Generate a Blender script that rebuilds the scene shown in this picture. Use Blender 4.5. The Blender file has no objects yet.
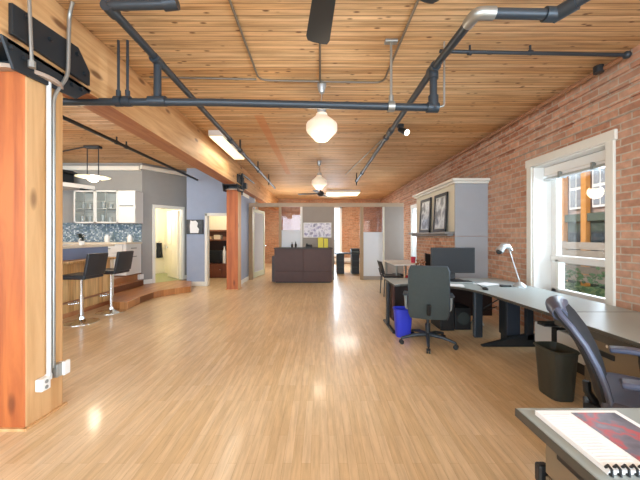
import bpy, bmesh, math, random
from mathutils import Vector, Matrix
random.seed(7)
S = bpy.context.scene
COL = S.collection
CAMH = 1.35; F = 310.0
CEIL = 3.18; WR = 3.05
PI = math.pi

# ------------------------------------------------------------------ helpers
class MB:
    def __init__(s): s.bm = bmesh.new(); s.mi = 0
    def _new(s, verts, M=None):
        if M is not None: bmesh.ops.transform(s.bm, matrix=M, verts=verts)
        for f in {f for v in verts for f in v.link_faces}: f.material_index = s.mi
        return verts
    def box(s, x0, x1, y0, y1, z0, z1, M=None):
        r = bmesh.ops.create_cube(s.bm, size=1.0)['verts']
        for v in r:
            v.co = Vector((x0 + (v.co.x + .5) * (x1 - x0), y0 + (v.co.y + .5) * (y1 - y0), z0 + (v.co.z + .5) * (z1 - z0)))
        s._new(r, M); return s
    def cone(s, p0, p1, r0, r1, n=16):
        p0, p1 = Vector(p0), Vector(p1); d = p1 - p0
        r = bmesh.ops.create_cone(s.bm, cap_ends=True, segments=n, radius1=r0, radius2=r1, depth=d.length)['verts']
        M = Matrix.Translation((p0 + p1) / 2) @ d.to_track_quat('Z', 'Y').to_matrix().to_4x4()
        s._new(r, M); return s
    def cyl(s, p0, p1, r, n=16): return s.cone(p0, p1, r, r, n)
    def ball(s, c, r, sc=(1, 1, 1), n=16):
        v = bmesh.ops.create_uvsphere(s.bm, u_segments=n, v_segments=max(6, n // 2), radius=r)['verts']
        s._new(v, Matrix.Translation(c) @ Matrix.Diagonal((*sc, 1))); return s
    def lathe(s, prof, c=(0, 0, 0), n=28, M=None):
        rings = []
        for (r, z) in prof:
            if r < 1e-5: rings.append([s.bm.verts.new((c[0], c[1], c[2] + z))])
            else: rings.append([s.bm.verts.new((c[0] + r * math.cos(2 * PI * k / n), c[1] + r * math.sin(2 * PI * k / n), c[2] + z)) for k in range(n)])
        for a, b in zip(rings, rings[1:]):
            for k in range(n):
                k2 = (k + 1) % n
                if len(a) == 1 and len(b) == 1: continue
                if len(a) == 1: f = s.bm.faces.new((a[0], b[k2], b[k]))
                elif len(b) == 1: f = s.bm.faces.new((a[k], a[k2], b[0]))
                else: f = s.bm.faces.new((a[k], a[k2], b[k2], b[k]))
                f.material_index = s.mi
        if M is not None: bmesh.ops.transform(s.bm, matrix=M, verts=[v for r in rings for v in r])
        return s
    def prism(s, poly, z0, z1, M=None):
        a = [s.bm.verts.new((x, y, z0)) for x, y in poly]; b = [s.bm.verts.new((x, y, z1)) for x, y in poly]
        n = len(poly); fs = [s.bm.faces.new(a[::-1]), s.bm.faces.new(b)]
        for k in range(n): fs.append(s.bm.faces.new((a[k], a[(k + 1) % n], b[(k + 1) % n], b[k])))
        for f in fs: f.material_index = s.mi
        if M is not None: bmesh.ops.transform(s.bm, matrix=M, verts=a + b)
        return s
    def tube(s, pts, r, n=10, bend=0.0):
        pts = [Vector(p) for p in pts]
        if bend > 0 and len(pts) > 2:
            out = [pts[0]]
            for a, b, c in zip(pts, pts[1:], pts[2:]):
                u, w = (a - b), (c - b); q = min(bend, u.length * .45, w.length * .45)
                s0, s1 = b + u.normalized() * q, b + w.normalized() * q
                for k in range(6):
                    t = k / 5; out.append(s0 * (1 - t) ** 2 + b * 2 * t * (1 - t) + s1 * t * t)
            out.append(pts[-1]); pts = out
        rings = []; side = None
        for i, p in enumerate(pts):
            t = (pts[min(i + 1, len(pts) - 1)] - pts[max(i - 1, 0)]).normalized()
            if side is None: side = t.orthogonal().normalized()
            side = (side - t * side.dot(t)).normalized(); up = t.cross(side)
            rr = r[i] if isinstance(r, (list, tuple)) else r
            rings.append([s.bm.verts.new(p + (side * math.cos(2 * PI * k / n) + up * math.sin(2 * PI * k / n)) * rr) for k in range(n)])
        fs = []
        for a, b in zip(rings, rings[1:]):
            for k in range(n): fs.append(s.bm.faces.new((a[k], a[(k + 1) % n], b[(k + 1) % n], b[k])))
        fs.append(s.bm.faces.new(rings[0][::-1])); fs.append(s.bm.faces.new(rings[-1]))
        for f in fs: f.material_index = s.mi
        return s
    def sheet(s, grid, th):
        """a curved slab: grid[i][j] points, thickened along its normals"""
        n, m = len(grid), len(grid[0]); G = [[Vector(p) for p in row] for row in grid]
        def nrm(i, j):
            a = G[min(i + 1, n - 1)][j] - G[max(i - 1, 0)][j]; b = G[i][min(j + 1, m - 1)] - G[i][max(j - 1, 0)]
            return a.cross(b).normalized()
        A = [[s.bm.verts.new(G[i][j] + nrm(i, j) * th / 2) for j in range(m)] for i in range(n)]
        B = [[s.bm.verts.new(G[i][j] - nrm(i, j) * th / 2) for j in range(m)] for i in range(n)]
        fs = []
        for i in range(n - 1):
            for j in range(m - 1):
                fs.append(s.bm.faces.new((A[i][j], A[i + 1][j], A[i + 1][j + 1], A[i][j + 1])))
                fs.append(s.bm.faces.new((B[i][j], B[i][j + 1], B[i + 1][j + 1], B[i + 1][j])))
        for i in range(n - 1):
            for j in (0, m - 1): fs.append(s.bm.faces.new((A[i][j], A[i + 1][j], B[i + 1][j], B[i][j])))
        for j in range(m - 1):
            for i in (0, n - 1): fs.append(s.bm.faces.new((A[i][j], A[i][j + 1], B[i][j + 1], B[i][j])))
        for f in fs: f.material_index = s.mi
        return s

def obj(name, mb, mat, parent=None, bev=0.0, smooth=False, sub=0, label=None, local=False):
    """links the builder's mesh as ONE object; world coordinates are turned into the parent's frame unless local"""
    me = bpy.data.meshes.new(name)
    bmesh.ops.recalc_face_normals(mb.bm, faces=mb.bm.faces[:])
    if parent is not None and not local:
        bmesh.ops.transform(mb.bm, matrix=wmat(parent).inverted(), verts=mb.bm.verts[:])
    if smooth:
        for f in mb.bm.faces: f.smooth = True
        for e in mb.bm.edges:
            if len(e.link_faces) == 2 and e.calc_face_angle(0) > math.radians(38): e.smooth = False
    mb.bm.to_mesh(me); mb.bm.free()
    o = bpy.data.objects.new(name, me); COL.objects.link(o)
    for m in (mat if isinstance(mat, (list, tuple)) else [mat]): me.materials.append(m)
    if parent is not None: o.parent = parent
    if bev > 0:
        b = o.modifiers.new('bevel', 'BEVEL'); b.width = bev; b.segments = 2; b.limit_method = 'ANGLE'; b.angle_limit = math.radians(40)
    if sub:
        b = o.modifiers.new('sub', 'SUBSURF'); b.levels = sub; b.render_levels = sub
    if label: o['label'] = label
    return o
def wmat(o):
    M = Matrix.Translation(o.location) @ o.rotation_euler.to_matrix().to_4x4()
    return wmat(o.parent) @ M if o.parent else M
def tag(o, label, cat, group=None, kind=None):
    o['label'] = label; o['category'] = cat
    if group: o['group'] = group
    if kind: o['kind'] = kind
    return o
def thing(name, label, cat, loc=(0, 0, 0), rz=0.0, group=None, kind=None):
    o = bpy.data.objects.new(name, None); COL.objects.link(o)
    o.location = loc; o.rotation_euler = (0, 0, rz); o.empty_display_size = .1
    return tag(o, label, cat, group, kind)
def edged(mb):
    for f in mb.bm.faces:
        f.normal_update()
        if abs(f.normal.z) < .5: f.material_index = 1
    return mb
def copy_tree(o, parent=None):
    c = o.copy(); COL.objects.link(c)
    if parent is not None: c.parent = parent
    for ch in list(o.children): copy_tree(ch, c)
    return c

# ------------------------------------------------------------------ materials
def lin(c):
    if isinstance(c, str): c = tuple(int(c[i:i + 2], 16) for i in (0, 2, 4))
    return tuple(((v / 255) / 12.92 if v / 255 <= .04045 else ((v / 255 + .055) / 1.055) ** 2.4) for v in c) + (1.0,)
def base(name):
    m = bpy.data.materials.new(name); m.use_nodes = True
    nt = m.node_tree; return m, nt, nt.nodes['Principled BSDF'], nt.nodes, nt.links
def plain(name, c, rough=.5, metal=0.0, var=.06, scale=6.0, spec=.5, coat=0.0, bump=0.0):
    m, nt, b, N, L = base(name)
    tc = N.new('ShaderNodeTexCoord'); no = N.new('ShaderNodeTexNoise'); no.inputs['Scale'].default_value = scale; no.inputs['Detail'].default_value = 4
    L.new(tc.outputs['Object'], no.inputs['Vector'])
    mx = N.new('ShaderNodeMix'); mx.data_type = 'RGBA'; col = lin(c)
    mx.inputs['A'].default_value = tuple(v * (1 - var) for v in col[:3]) + (1,); mx.inputs['B'].default_value = tuple(min(1, v * (1 + var)) for v in col[:3]) + (1,)
    L.new(no.outputs['Fac'], mx.inputs['Factor']); L.new(mx.outputs['Result'], b.inputs['Base Color'])
    b.inputs['Roughness'].default_value = rough; b.inputs['Metallic'].default_value = metal; b.inputs['Specular IOR Level'].default_value = spec
    b.inputs['Coat Weight'].default_value = coat; b.inputs['Coat Roughness'].default_value = .15
    if bump:
        bp = N.new('ShaderNodeBump'); bp.inputs['Strength'].default_value = bump; bp.inputs['Distance'].default_value = .004
        n2 = N.new('ShaderNodeTexNoise'); n2.inputs['Scale'].default_value = scale * 14; L.new(tc.outputs['Object'], n2.inputs['Vector'])
        L.new(n2.outputs['Fac'], bp.inputs['Height']); L.new(bp.outputs['Normal'], b.inputs['Normal'])
    return m
def glow(name, c, strength):
    m, nt, b, N, L = base(name)
    b.inputs['Base Color'].default_value = lin(c); b.inputs['Emission Color'].default_value = lin(c); b.inputs['Emission Strength'].default_value = strength
    return m
def glass(name, tint='FFFFFF', refl=.12, rough=.02):
    m, nt, b, N, L = base(name)
    N.remove(b); out = N['Material Output']
    tr = N.new('ShaderNodeBsdfTransparent'); tr.inputs['Color'].default_value = lin(tint)
    gl = N.new('ShaderNodeBsdfGlossy'); gl.inputs['Roughness'].default_value = rough
    fr = N.new('ShaderNodeFresnel'); fr.inputs['IOR'].default_value = 1.25
    ad = N.new('ShaderNodeMath'); ad.operation = 'MULTIPLY_ADD'; ad.inputs[1].default_value = .6; ad.inputs[2].default_value = refl * .3
    L.new(fr.outputs['Fac'], ad.inputs[0])
    mx = N.new('ShaderNodeMixShader'); L.new(ad.outputs[0], mx.inputs['Fac']); L.new(tr.outputs[0], mx.inputs[1]); L.new(gl.outputs[0], mx.inputs[2])
    L.new(mx.outputs[0], out.inputs['Surface']); return m
def frosted(name, c):
    m, nt, b, N, L = base(name); N.remove(b); out = N['Material Output']
    df = N.new('ShaderNodeBsdfDiffuse'); df.inputs['Color'].default_value = lin(c)
    tl = N.new('ShaderNodeBsdfTranslucent'); tl.inputs['Color'].default_value = lin(c)
    mx = N.new('ShaderNodeMixShader'); mx.inputs['Fac'].default_value = .45
    L.new(df.outputs[0], mx.inputs[1]); L.new(tl.outputs[0], mx.inputs[2]); L.new(mx.outputs[0], out.inputs['Surface']); return m
def swz(N, L, ax, scale=(1, 1, 1), world=True):
    """vector made of chosen axes (of world position or of object space)"""
    if world: g = N.new('ShaderNodeNewGeometry'); src = g.outputs['Position']
    else: g = N.new('ShaderNodeTexCoord'); src = g.outputs['Object']
    sp = N.new('ShaderNodeSeparateXYZ'); L.new(src, sp.inputs[0]); cb = N.new('ShaderNodeCombineXYZ')
    for i, a in enumerate(ax):
        if a: L.new(sp.outputs[a], cb.inputs[i])
    mp = N.new('ShaderNodeMapping'); mp.inputs['Scale'].default_value = scale; L.new(cb.outputs[0], mp.inputs['Vector'])
    return mp.outputs['Vector'], sp
def ramp(N, stops):
    r = N.new('ShaderNodeValToRGB'); e = r.color_ramp.elements
    while len(e) < len(stops): e.new(.5)
    for k, (p, c) in enumerate(stops): e[k].position = p; e[k].color = c
    return r
def mixc(N, L, fac, a, b, mode='MIX'):
    mx = N.new('ShaderNodeMix'); mx.data_type = 'RGBA'; mx.blend_type = mode
    for sock, v in (('Factor', fac), ('A', a), ('B', b)):
        if isinstance(v, (int, float, tuple)): mx.inputs[sock].default_value = v
        else: L.new(v, mx.inputs[sock])
    return mx.outputs['Result']
def planks(name, ax, length, width, c1, c2, gap, gapw, rough, grain=(1.2, 22), knots=0.0, coat=0.0, stripe=None, gstr=.35):
    m, nt, b, N, L = base(name)
    vec, sp = swz(N, L, ax)
    br = N.new('ShaderNodeTexBrick'); L.new(vec, br.inputs['Vector'])
    br.offset = .37; br.offset_frequency = 2; br.squash = 1
    br.inputs['Scale'].default_value = 1; br.inputs['Brick Width'].default_value = length; br.inputs['Row Height'].default_value = width
    br.inputs['Mortar Size'].default_value = gapw; br.inputs['Mortar Smooth'].default_value = .2; br.inputs['Bias'].default_value = 0
    br.inputs['Color1'].default_value = lin(c1); br.inputs['Color2'].default_value = lin(c2); br.inputs['Mortar'].default_value = lin(gap)
    mp = N.new('ShaderNodeMapping'); mp.inputs['Scale'].default_value = (grain[0], grain[1], 1); L.new(vec, mp.inputs['Vector'])
    no = N.new('ShaderNodeTexNoise'); no.inputs['Scale'].default_value = 1; no.inputs['Detail'].default_value = 6; no.inputs['Roughness'].default_value = .65
    L.new(mp.outputs[0], no.inputs['Vector'])
    rp = ramp(N, [(.3, (1 - gstr, 1 - gstr * 1.15, 1 - gstr * 1.3, 1)), (.62, (1.08, 1.06, 1.04, 1))]); L.new(no.outputs['Fac'], rp.inputs['Fac'])
    c = mixc(N, L, 1.0, br.outputs['Color'], rp.outputs['Color'], 'MULTIPLY')
    n3 = N.new('ShaderNodeTexNoise'); n3.inputs['Scale'].default_value = .55; n3.inputs['Detail'].default_value = 3; L.new(vec, n3.inputs['Vector'])
    r3 = ramp(N, [(.35, (.9, .87, .84, 1)), (.65, (1.06, 1.05, 1.03, 1))]); L.new(n3.outputs['Fac'], r3.inputs['Fac'])
    c = mixc(N, L, 1.0, c, r3.outputs['Color'], 'MULTIPLY')
    if knots:
        mk = N.new('ShaderNodeMapping'); mk.inputs['Scale'].default_value = (5.0, 12.5, 1); L.new(vec, mk.inputs['Vector'])
        vo = N.new('ShaderNodeTexVoronoi'); vo.inputs['Scale'].default_value = 1; vo.inputs['Randomness'].default_value = 1; L.new(mk.outputs[0], vo.inputs['Vector'])
        rk = ramp(N, [(.09, (1, 1, 1, 1)), (.18, (0, 0, 0, 1))]); L.new(vo.outputs['Distance'], rk.inputs['Fac'])
        mu = N.new('ShaderNodeMath'); mu.operation = 'MULTIPLY'; mu.inputs[1].default_value = knots; L.new(rk.outputs['Color'], mu.inputs[0])
        c = mixc(N, L, mu.outputs[0], c, lin('5A3216'))
    if stripe:
        # an old stain left along the boards where a wall once stood
        x0, x1, y0, sc = stripe
        def step(sock, v, op):
            q = N.new('ShaderNodeMath'); q.operation = op; q.inputs[1].default_value = v; L.new(sock, q.inputs[0]); return q.outputs[0]
        a = step(sp.outputs['X'], x0, 'GREATER_THAN'); bb = step(sp.outputs['X'], x1, 'LESS_THAN'); cc = step(sp.outputs['Y'], y0, 'GREATER_THAN'); dd = step(sp.outputs['Y'], 9.2, 'LESS_THAN')
        t = None
        for q in (a, bb, cc, dd):
            if t is None: t = q
            else:
                w = N.new('ShaderNodeMath'); w.operation = 'MULTIPLY'; L.new(t, w.inputs[0]); L.new(q, w.inputs[1]); t = w.outputs[0]
        w = N.new('ShaderNodeMath'); w.operation = 'MULTIPLY'; w.inputs[1].default_value = .45; L.new(t, w.inputs[0])
        c = mixc(N, L, w.outputs[0], c, lin(sc))
    L.new(c, b.inputs['Base Color'])
    b.inputs['Roughness'].default_value = rough; b.inputs['Coat Weight'].default_value = coat; b.inputs['Coat Roughness'].default_value = .12
    rr = N.new('ShaderNodeMapRange'); rr.inputs['To Min'].default_value = rough - .08; rr.inputs['To Max'].default_value = rough + .1
    L.new(no.outputs['Fac'], rr.inputs['Value']); L.new(rr.outputs[0], b.inputs['Roughness'])
    bp = N.new('ShaderNodeBump'); bp.inputs['Strength'].default_value = .25; bp.inputs['Distance'].default_value = .004; bp.invert = True
    L.new(br.outputs['Fac'], bp.inputs['Height']); L.new(bp.outputs['Normal'], b.inputs['Normal'])
    return m
def brick(name, ax, c1, c2, mortar, bw=.225, rh=.078, ms=.007):
    m, nt, b, N, L = base(name); vec, sp = swz(N, L, ax)
    nz = N.new('ShaderNodeTexNoise'); nz.inputs['Scale'].default_value = 9; L.new(vec, nz.inputs['Vector'])
    ds = N.new('ShaderNodeVectorMath'); ds.operation = 'SCALE'; ds.inputs['Scale'].default_value = .012; L.new(nz.outputs['Color'], ds.inputs[0])
    ad = N.new('ShaderNodeVectorMath'); L.new(vec, ad.inputs[0]); L.new(ds.outputs[0], ad.inputs[1])
    br = N.new('ShaderNodeTexBrick'); L.new(ad.outputs[0], br.inputs['Vector']); br.offset = .5
    br.inputs['Scale'].default_value = 1; br.inputs['Brick Width'].default_value = bw; br.inputs['Row Height'].default_value = rh
    br.inputs['Mortar Size'].default_value = ms; br.inputs['Mortar Smooth'].default_value = .35; br.inputs['Bias'].default_value = -.1
    br.inputs['Color1'].default_value = lin(c1); br.inputs['Color2'].default_value = lin(c2); br.inputs['Mortar'].default_value = lin(mortar)
    n2 = N.new('ShaderNodeTexNoise'); n2.inputs['Scale'].default_value = 14; n2.inputs['Detail'].default_value = 5; L.new(vec, n2.inputs['Vector'])
    r2 = ramp(N, [(.3, (.72, .7, .68, 1)), (.7, (1.12, 1.12, 1.12, 1))]); L.new(n2.outputs['Fac'], r2.inputs['Fac'])
    c = mixc(N, L, 1.0, br.outputs['Color'], r2.outputs['Color'], 'MULTIPLY')
    n4 = N.new('ShaderNodeTexNoise'); n4.inputs['Scale'].default_value = 1.1; n4.inputs['Detail'].default_value = 3; L.new(vec, n4.inputs['Vector'])
    r4 = ramp(N, [(.4, (0, 0, 0, 1)), (.75, (.4, .4, .4, 1))]); L.new(n4.outputs['Fac'], r4.inputs['Fac'])
    c = mixc(N, L, r4.outputs['Color'], c, lin(mortar))
    L.new(c, b.inputs['Base Color']); b.inputs['Roughness'].default_value = .85
    bp = N.new('ShaderNodeBump'); bp.inputs['Strength'].default_value = .6; bp.inputs['Distance'].default_value = .008; bp.invert = True
    L.new(br.outputs['Fac'], bp.inputs['Height']); L.new(bp.outputs['Normal'], b.inputs['Normal']); return m
def timber(name, c1, c2, axis='Z', knots=.8, rough=.6):
    m, nt, b, N, L = base(name); tc = N.new('ShaderNodeTexCoord')
    mp = N.new('ShaderNodeMapping'); sc = [9, 9, 9]; sc['XYZ'.index(axis)] = .7; mp.inputs['Scale'].default_value = sc
    L.new(tc.outputs['Object'], mp.inputs['Vector'])
    no = N.new('ShaderNodeTexNoise'); no.inputs['Scale'].default_value = 1.3; no.inputs['Detail'].default_value = 6; no.inputs['Roughness'].default_value = .6; no.inputs['Distortion'].default_value = .5
    L.new(mp.outputs[0], no.inputs['Vector'])
    rp = ramp(N, [(.33, lin(c2)), (.62, lin(c1))]); L.new(no.outputs['Fac'], rp.inputs['Fac'])
    mk = N.new('ShaderNodeMapping'); s2 = [5.5, 5.5, 5.5]; s2['XYZ'.index(axis)] = 2.0; mk.inputs['Scale'].default_value = s2; L.new(tc.outputs['Object'], mk.inputs['Vector'])
    vo = N.new('ShaderNodeTexVoronoi'); vo.inputs['Scale'].default_value = 1; L.new(mk.outputs[0], vo.inputs['Vector'])
    rk = ramp(N, [(.1, (knots, knots, knots, 1)), (.2, (0, 0, 0, 1))]); L.new(vo.outputs['Distance'], rk.inputs['Fac'])
    c = mixc(N, L, rk.outputs['Color'], rp.outputs['Color'], lin('55290F'))
    L.new(c, b.inputs['Base Color']); b.inputs['Roughness'].default_value = rough
    bp = N.new('ShaderNodeBump'); bp.inputs['Strength'].default_value = .15; bp.inputs['Distance'].default_value = .004
    L.new(no.outputs['Fac'], bp.inputs['Height']); L.new(bp.outputs['Normal'], b.inputs['Normal']); return m
def mosaic(name):
    m, nt, b, N, L = base(name); vec, sp = swz(N, L, ('X', 'Z', None), (30, 30, 1))
    vo = N.new('ShaderNodeTexVoronoi'); vo.inputs['Scale'].default_value = 1; vo.inputs['Randomness'].default_value = .35; L.new(vec, vo.inputs['Vector'])
    sp2 = N.new('ShaderNodeSeparateColor'); L.new(vo.outputs['Color'], sp2.inputs[0])
    rp = ramp(N, [(.0, lin('64788A')), (.3, lin('8092A2')), (.55, lin('9CAAB2')), (.72, lin('6A7E84')), (.9, lin('C4D0D6'))]); L.new(sp2.outputs[0], rp.inputs['Fac'])
    rp.color_ramp.interpolation = 'CONSTANT'
    L.new(rp.outputs['Color'], b.inputs['Base Color']); b.inputs['Roughness'].default_value = .2; return m
def printed(name, pal, scale, ax=('X', 'Y', None), seedz=0.0, rough=.35):
    """a printed picture: soft blocks of colour"""
    m, nt, b, N, L = base(name); vec, sp = swz(N, L, ax, (scale, scale, 1), world=False)
    no = N.new('ShaderNodeTexNoise'); no.noise_dimensions = '4D'; no.inputs['W'].default_value = seedz; no.inputs['Scale'].default_value = 1; no.inputs['Detail'].default_value = 3; L.new(vec, no.inputs['Vector'])
    k = len(pal); rp = ramp(N, [(.28 + .44 * i / (k - 1), lin(c)) for i, c in enumerate(pal)]); L.new(no.outputs['Fac'], rp.inputs['Fac'])
    L.new(rp.outputs['Color'], b.inputs['Base Color']); b.inputs['Roughness'].default_value = rough; return m

M = {}
M['floor'] = planks('maple_floor', ('Y', 'X', None), .7, .055, 'DEC8A6', 'D2B890', 'B49468', .0008, .36, grain=(3.2, 34), coat=.2, gstr=.2)
M['ceil'] = planks('plank_ceiling', ('X', 'Y', None), 9.0, .066, 'EED2A8', 'D6AA76', '74492A', .003, .6, grain=(1.1, 30), knots=.85, stripe=(-1.0, -.86, 4.7, 'D07838'), gstr=.55)
M['brick'] = brick('brick_wall', ('Y', 'Z', None), 'D2A084', 'A87054', 'C2B4A4', ms=.0095)
M['brick_x'] = brick('brick_cross', ('X', 'Z', None), 'CC9672', 'B07854', 'BCA890')
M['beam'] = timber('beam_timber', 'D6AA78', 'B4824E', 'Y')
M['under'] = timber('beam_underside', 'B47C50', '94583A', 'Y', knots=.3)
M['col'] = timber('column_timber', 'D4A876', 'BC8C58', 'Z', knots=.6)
M['colf'] = timber('column_warm_lit_face', 'BC6A34', '9A4E26', 'Z', knots=.6, rough=.5)  # warm light painted into the front face; other faces keep the daylit tan
M['gray'] = plain('gray_paint', '949492', .7)
M['blue'] = plain('blue_gray_paint', '98A6BE', .7)
M['taupe'] = plain('taupe_paint', '9C948C', .75)
M['conduit'] = plain('brownish_conduit', '7C7264', .45, .4)
M['white'] = plain('white_paint', 'E9E8E4', .45, var=.02)
M['trimw'] = plain('white_trim', 'E4E4DC', .4, var=.02)
M['cream'] = plain('cream_paint', 'EAE2CC', .6, var=.03)
M['creamw'] = plain('overmantel_paint', 'DCD8C6', .55, var=.03)
M['iron'] = plain('black_iron', '2C3136', .45, .3, spec=.5)
M['pipe'] = plain('dark_gray_pipe', '3A424A', .4, .35)
M['galv'] = plain('galvanised_steel', 'A9ABA8', .38, .75)
M['pipew'] = plain('white_painted_conduit', 'D9DDDD', .4, .1)
M['rust'] = plain('brown_painted_pipe', 'A27658', .6, .1)
M['cast'] = plain('cast_plate', 'B4A090', .55, .2, var=.2, scale=14)
M['blackp'] = plain('black_plastic', '1C1E20', .5)
M['leather'] = plain('black_vinyl', '22262C', .42, var=.1)
M['mesh'] = plain('gray_green_mesh_fabric', '353D3C', .8, var=.12, scale=30, bump=.4)
M['fabric'] = plain('charcoal_fabric', '212429', .85, bump=.3)
M['padblue'] = plain('slate_blue_vinyl', '4A5064', .35)
M['chrome'] = plain('chrome', 'D6DADC', .12, 1.0, var=.02)
M['laminate'] = plain('gray_laminate', '949D9B', .35, var=.03, scale=40)
M['edge'] = plain('dark_edge_band', '46433D', .5)
M['taupem'] = plain('taupe_steel', '7E6F5A', .45, .15)
M['dbrown'] = plain('espresso_wood', '442822', .5, var=.2, scale=9)
M['espr'] = plain('espresso_top', '2E1E1B', .45, var=.12)
M['stepw'] = planks('step_wood', ('Y', 'X', None), 1.2, .08, 'C08A58', 'A8703F', '6B3F20', .0012, .35, coat=.2, gstr=.25)
M['oak'] = planks('bar_boards', ('Z', 'Y', None), 3.0, .12, 'E6C48C', 'D0A468', '9A6C3C', .002, .5, gstr=.4)
M['mosaic'] = mosaic('mosaic_backsplash')
M['counter'] = plain('pale_stone_top', 'D6CBB6', .3, var=.1, scale=20)
M['glass'] = glass('clear_glass', 'FFFFFF', .05)
M['tinted'] = glass('partition_glass', 'EAE8F0', .15)
M['cabglass'] = glass('cabinet_glass', 'F2F4F4', .25)
M['frost'] = frosted('frosted_film', 'E8EEF4')
M['silver'] = plain('silver_plastic', 'B9BDBE', .3, .5)
M['bin_blue'] = plain('blue_plastic', '2E3BC4', .4)
M['bin_dark'] = plain('dark_gray_plastic', '34362F', .42)
M['paper'] = plain('paper', 'EFF0F0', .6, var=.02)
M['ptext'] = plain('printed_grey', 'DCDDE0', .6)
M['screen'] = plain('dark_screen', '15181C', .45, spec=.4)
M['red'] = plain('red_plastic', 'C0344A', .4)
M['yellow'] = plain('yellow_card', 'D8CF4A', .6)
M['globe'] = glow('opal_globe', 'EFE2CC', .3)
M['hot'] = glow('lit_bulb', 'FFF4DC', 8.0)
M['tubeglow'] = glow('fluorescent_lens', 'FFF6D0', 1.3)
M['plant'] = plain('leaf_green', '3C5A32', .6, var=.35, scale=12)
M['grass'] = plain('lawn', '64784A', .9, var=.3)
M['cabinetw'] = plain('white_cabinet', 'DADCDA', .4, var=.02)
M['metalg'] = plain('grey_enamel', '8C9290', .45, .2)

# ------------------------------------------------------------------ room shell
fl = obj('floor', MB().box(-8.5, WR + .35, -4, 15.6, -.1, 0), M['floor']); tag(fl, 'honey maple strip floor running the length of the loft', 'floor', kind='structure')
ce = obj('ceiling', MB().box(-8.5, WR + .35, -4, 15.6, CEIL, CEIL + .15), M['ceil']); tag(ce, 'knotty pine plank ceiling over the whole loft', 'ceiling', kind='structure')
# brick wall with the daylight window openings (y from, y to, z from, z to)
W1 = (3.29, 4.44, .55, 2.34); W2 = (8.85, 10.22, .55, 2.26); W0 = (-2.6, .2, .55, 2.34)  # W0 is an unseen opening added behind the camera for fill light
w = MB(); xa, xb = WR, WR + .34
ys = [-4.0]
for (a, b, c, d) in (W0, W1, W2):
    w.box(xa, xb, ys[-1], a, 0, CEIL); w.box(xa, xb, a, b, 0, c); w.box(xa, xb, a, b, d, CEIL); ys.append(b)
w.box(xa, xb, ys[-1], 15.6, 0, CEIL)
tag(obj('wall_right', w, M['brick']), 'long exposed brick wall with the tall white window', 'wall', kind='structure')
w = MB()
for z in (2.565, 2.705, 2.845, 2.985): w.box(WR - .022, WR, -3.8, 15.3, z, z + .115)
tag(obj('trim_4', w, M['brick']), 'projecting brick courses along the top of the brick wall', 'trim', kind='structure')
W3 = (.3, 1.0, .4, 2.72)
w = MB()
xs = [-8.3]
for (a, b, c, d) in (W3,):
    w.box(xs[-1], a, 15.3, 15.6, 0, CEIL); w.box(a, b, 15.3, 15.6, 0, c); w.box(a, b, 15.3, 15.6, d, CEIL); xs.append(b)
w.box(xs[-1], WR, 15.3, 15.6, 0, CEIL)
tag(obj('wall_far', w, M['brick_x']), 'brick end wall of the glazed office', 'wall', kind='structure')
# unseen wall behind the camera, its big openings added to let light in
w = MB().box(-8.5, WR + .34, -4.0, -3.8, 0, .5).box(-8.5, WR + .34, -4.0, -3.8, 2.8, CEIL)
for x in (-8.5, -5.6, -2.6, .4, 2.9): w.box(x, x + .45, -4.0, -3.8, .5, 2.8)
tag(obj('wall_rear', w, M['brick_x']), 'unseen brick wall behind the viewer with openings added for light', 'wall', kind='structure')
tag(obj('wall_left', MB().box(-8.5, -8.3, -3.8, 15.6, 0, CEIL), M['gray']), 'gray painted wall beyond the kitchen', 'wall', kind='structure')

# kitchen back wall + angled wall with bathroom door
Z1, Z2 = .14, .42
tag(obj('wall_kitchen', MB().box(-8.5, -4.45, 7.755, 7.9, 0, CEIL), M['gray']), 'gray kitchen wall behind the white cabinets', 'wall', kind='structure')
A = Vector((-4.45, 7.755, 0)); u = Vector((.565, .825, 0)).normalized(); n = Vector((-u.y, u.x, 0))
TA = Matrix(((u.x, n.x, 0, A.x), (u.y, n.y, 0, A.y), (0, 0, 1, 0), (0, 0, 0, 1)))
w = MB().box(0, .318, 0, .12, 0, CEIL, TA).box(1.063, 1.62, 0, .12, 0, CEIL, TA).box(.318, 1.063, 0, .12, 2.08, CEIL, TA)
tag(obj('wall_angled', w, M['gray']), 'gray angled wall holding the open bathroom door', 'wall', kind='structure')
w = MB().box(-3.6, -3.04, 8.37, 8.5, 0, CEIL).box(-3.04, -2.36, 8.37, 8.5, 1.9, CEIL).box(-3.6, -3.48, 8.5, 8.9, 0, CEIL)
tag(obj('wall_hall', w, M['blue']), 'blue gray wall between the two doorways', 'wall', kind='structure')
tag(obj('wall_stub', MB().box(-2.36, -2.2, 8.4, 10.45, 0, 2.6), M['blue']), 'blue gray wall end beside the timber post', 'wall', kind='structure')
tag(obj('trim_3', MB().box(-2.37, -2.19, 8.385, 8.46, 0, 2.6).box(-2.215, -2.19, 8.46, 9.55, 0, .12).box(-2.215, -2.19, 8.46, 9.6, 2.5, 2.6), M['trimw'], bev=.004), 'white trim around the end of the blue gray wall', 'trim', kind='structure')
# crown moulding of kitchen
w = MB().box(-8.3, -4.47, 7.66, 7.755, 2.98, 3.09).box(-.06, 1.5, -.09, 0, 3.02, 3.11, TA)
tag(obj('trim_1', w, M['trimw'], bev=.015), 'white crown moulding along the kitchen walls', 'trim', kind='structure')
w = MB().box(-.02, .248, -.02, 0, Z1, Z1 + .11, TA).box(1.133, 1.3, -.02, 0, Z1, Z1 + .11, TA)
tag(obj('baseboard_angled', w, M['trimw'], bev=.004), 'white baseboard on the angled wall at the bathroom door', 'baseboard', kind='structure')
tag(obj('baseboard_hall', MB().box(-3.5, -3.1, 8.35, 8.37, 0, .12), M['trimw'], bev=.004), 'white baseboard below the small wall picture', 'baseboard', kind='structure')
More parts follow.
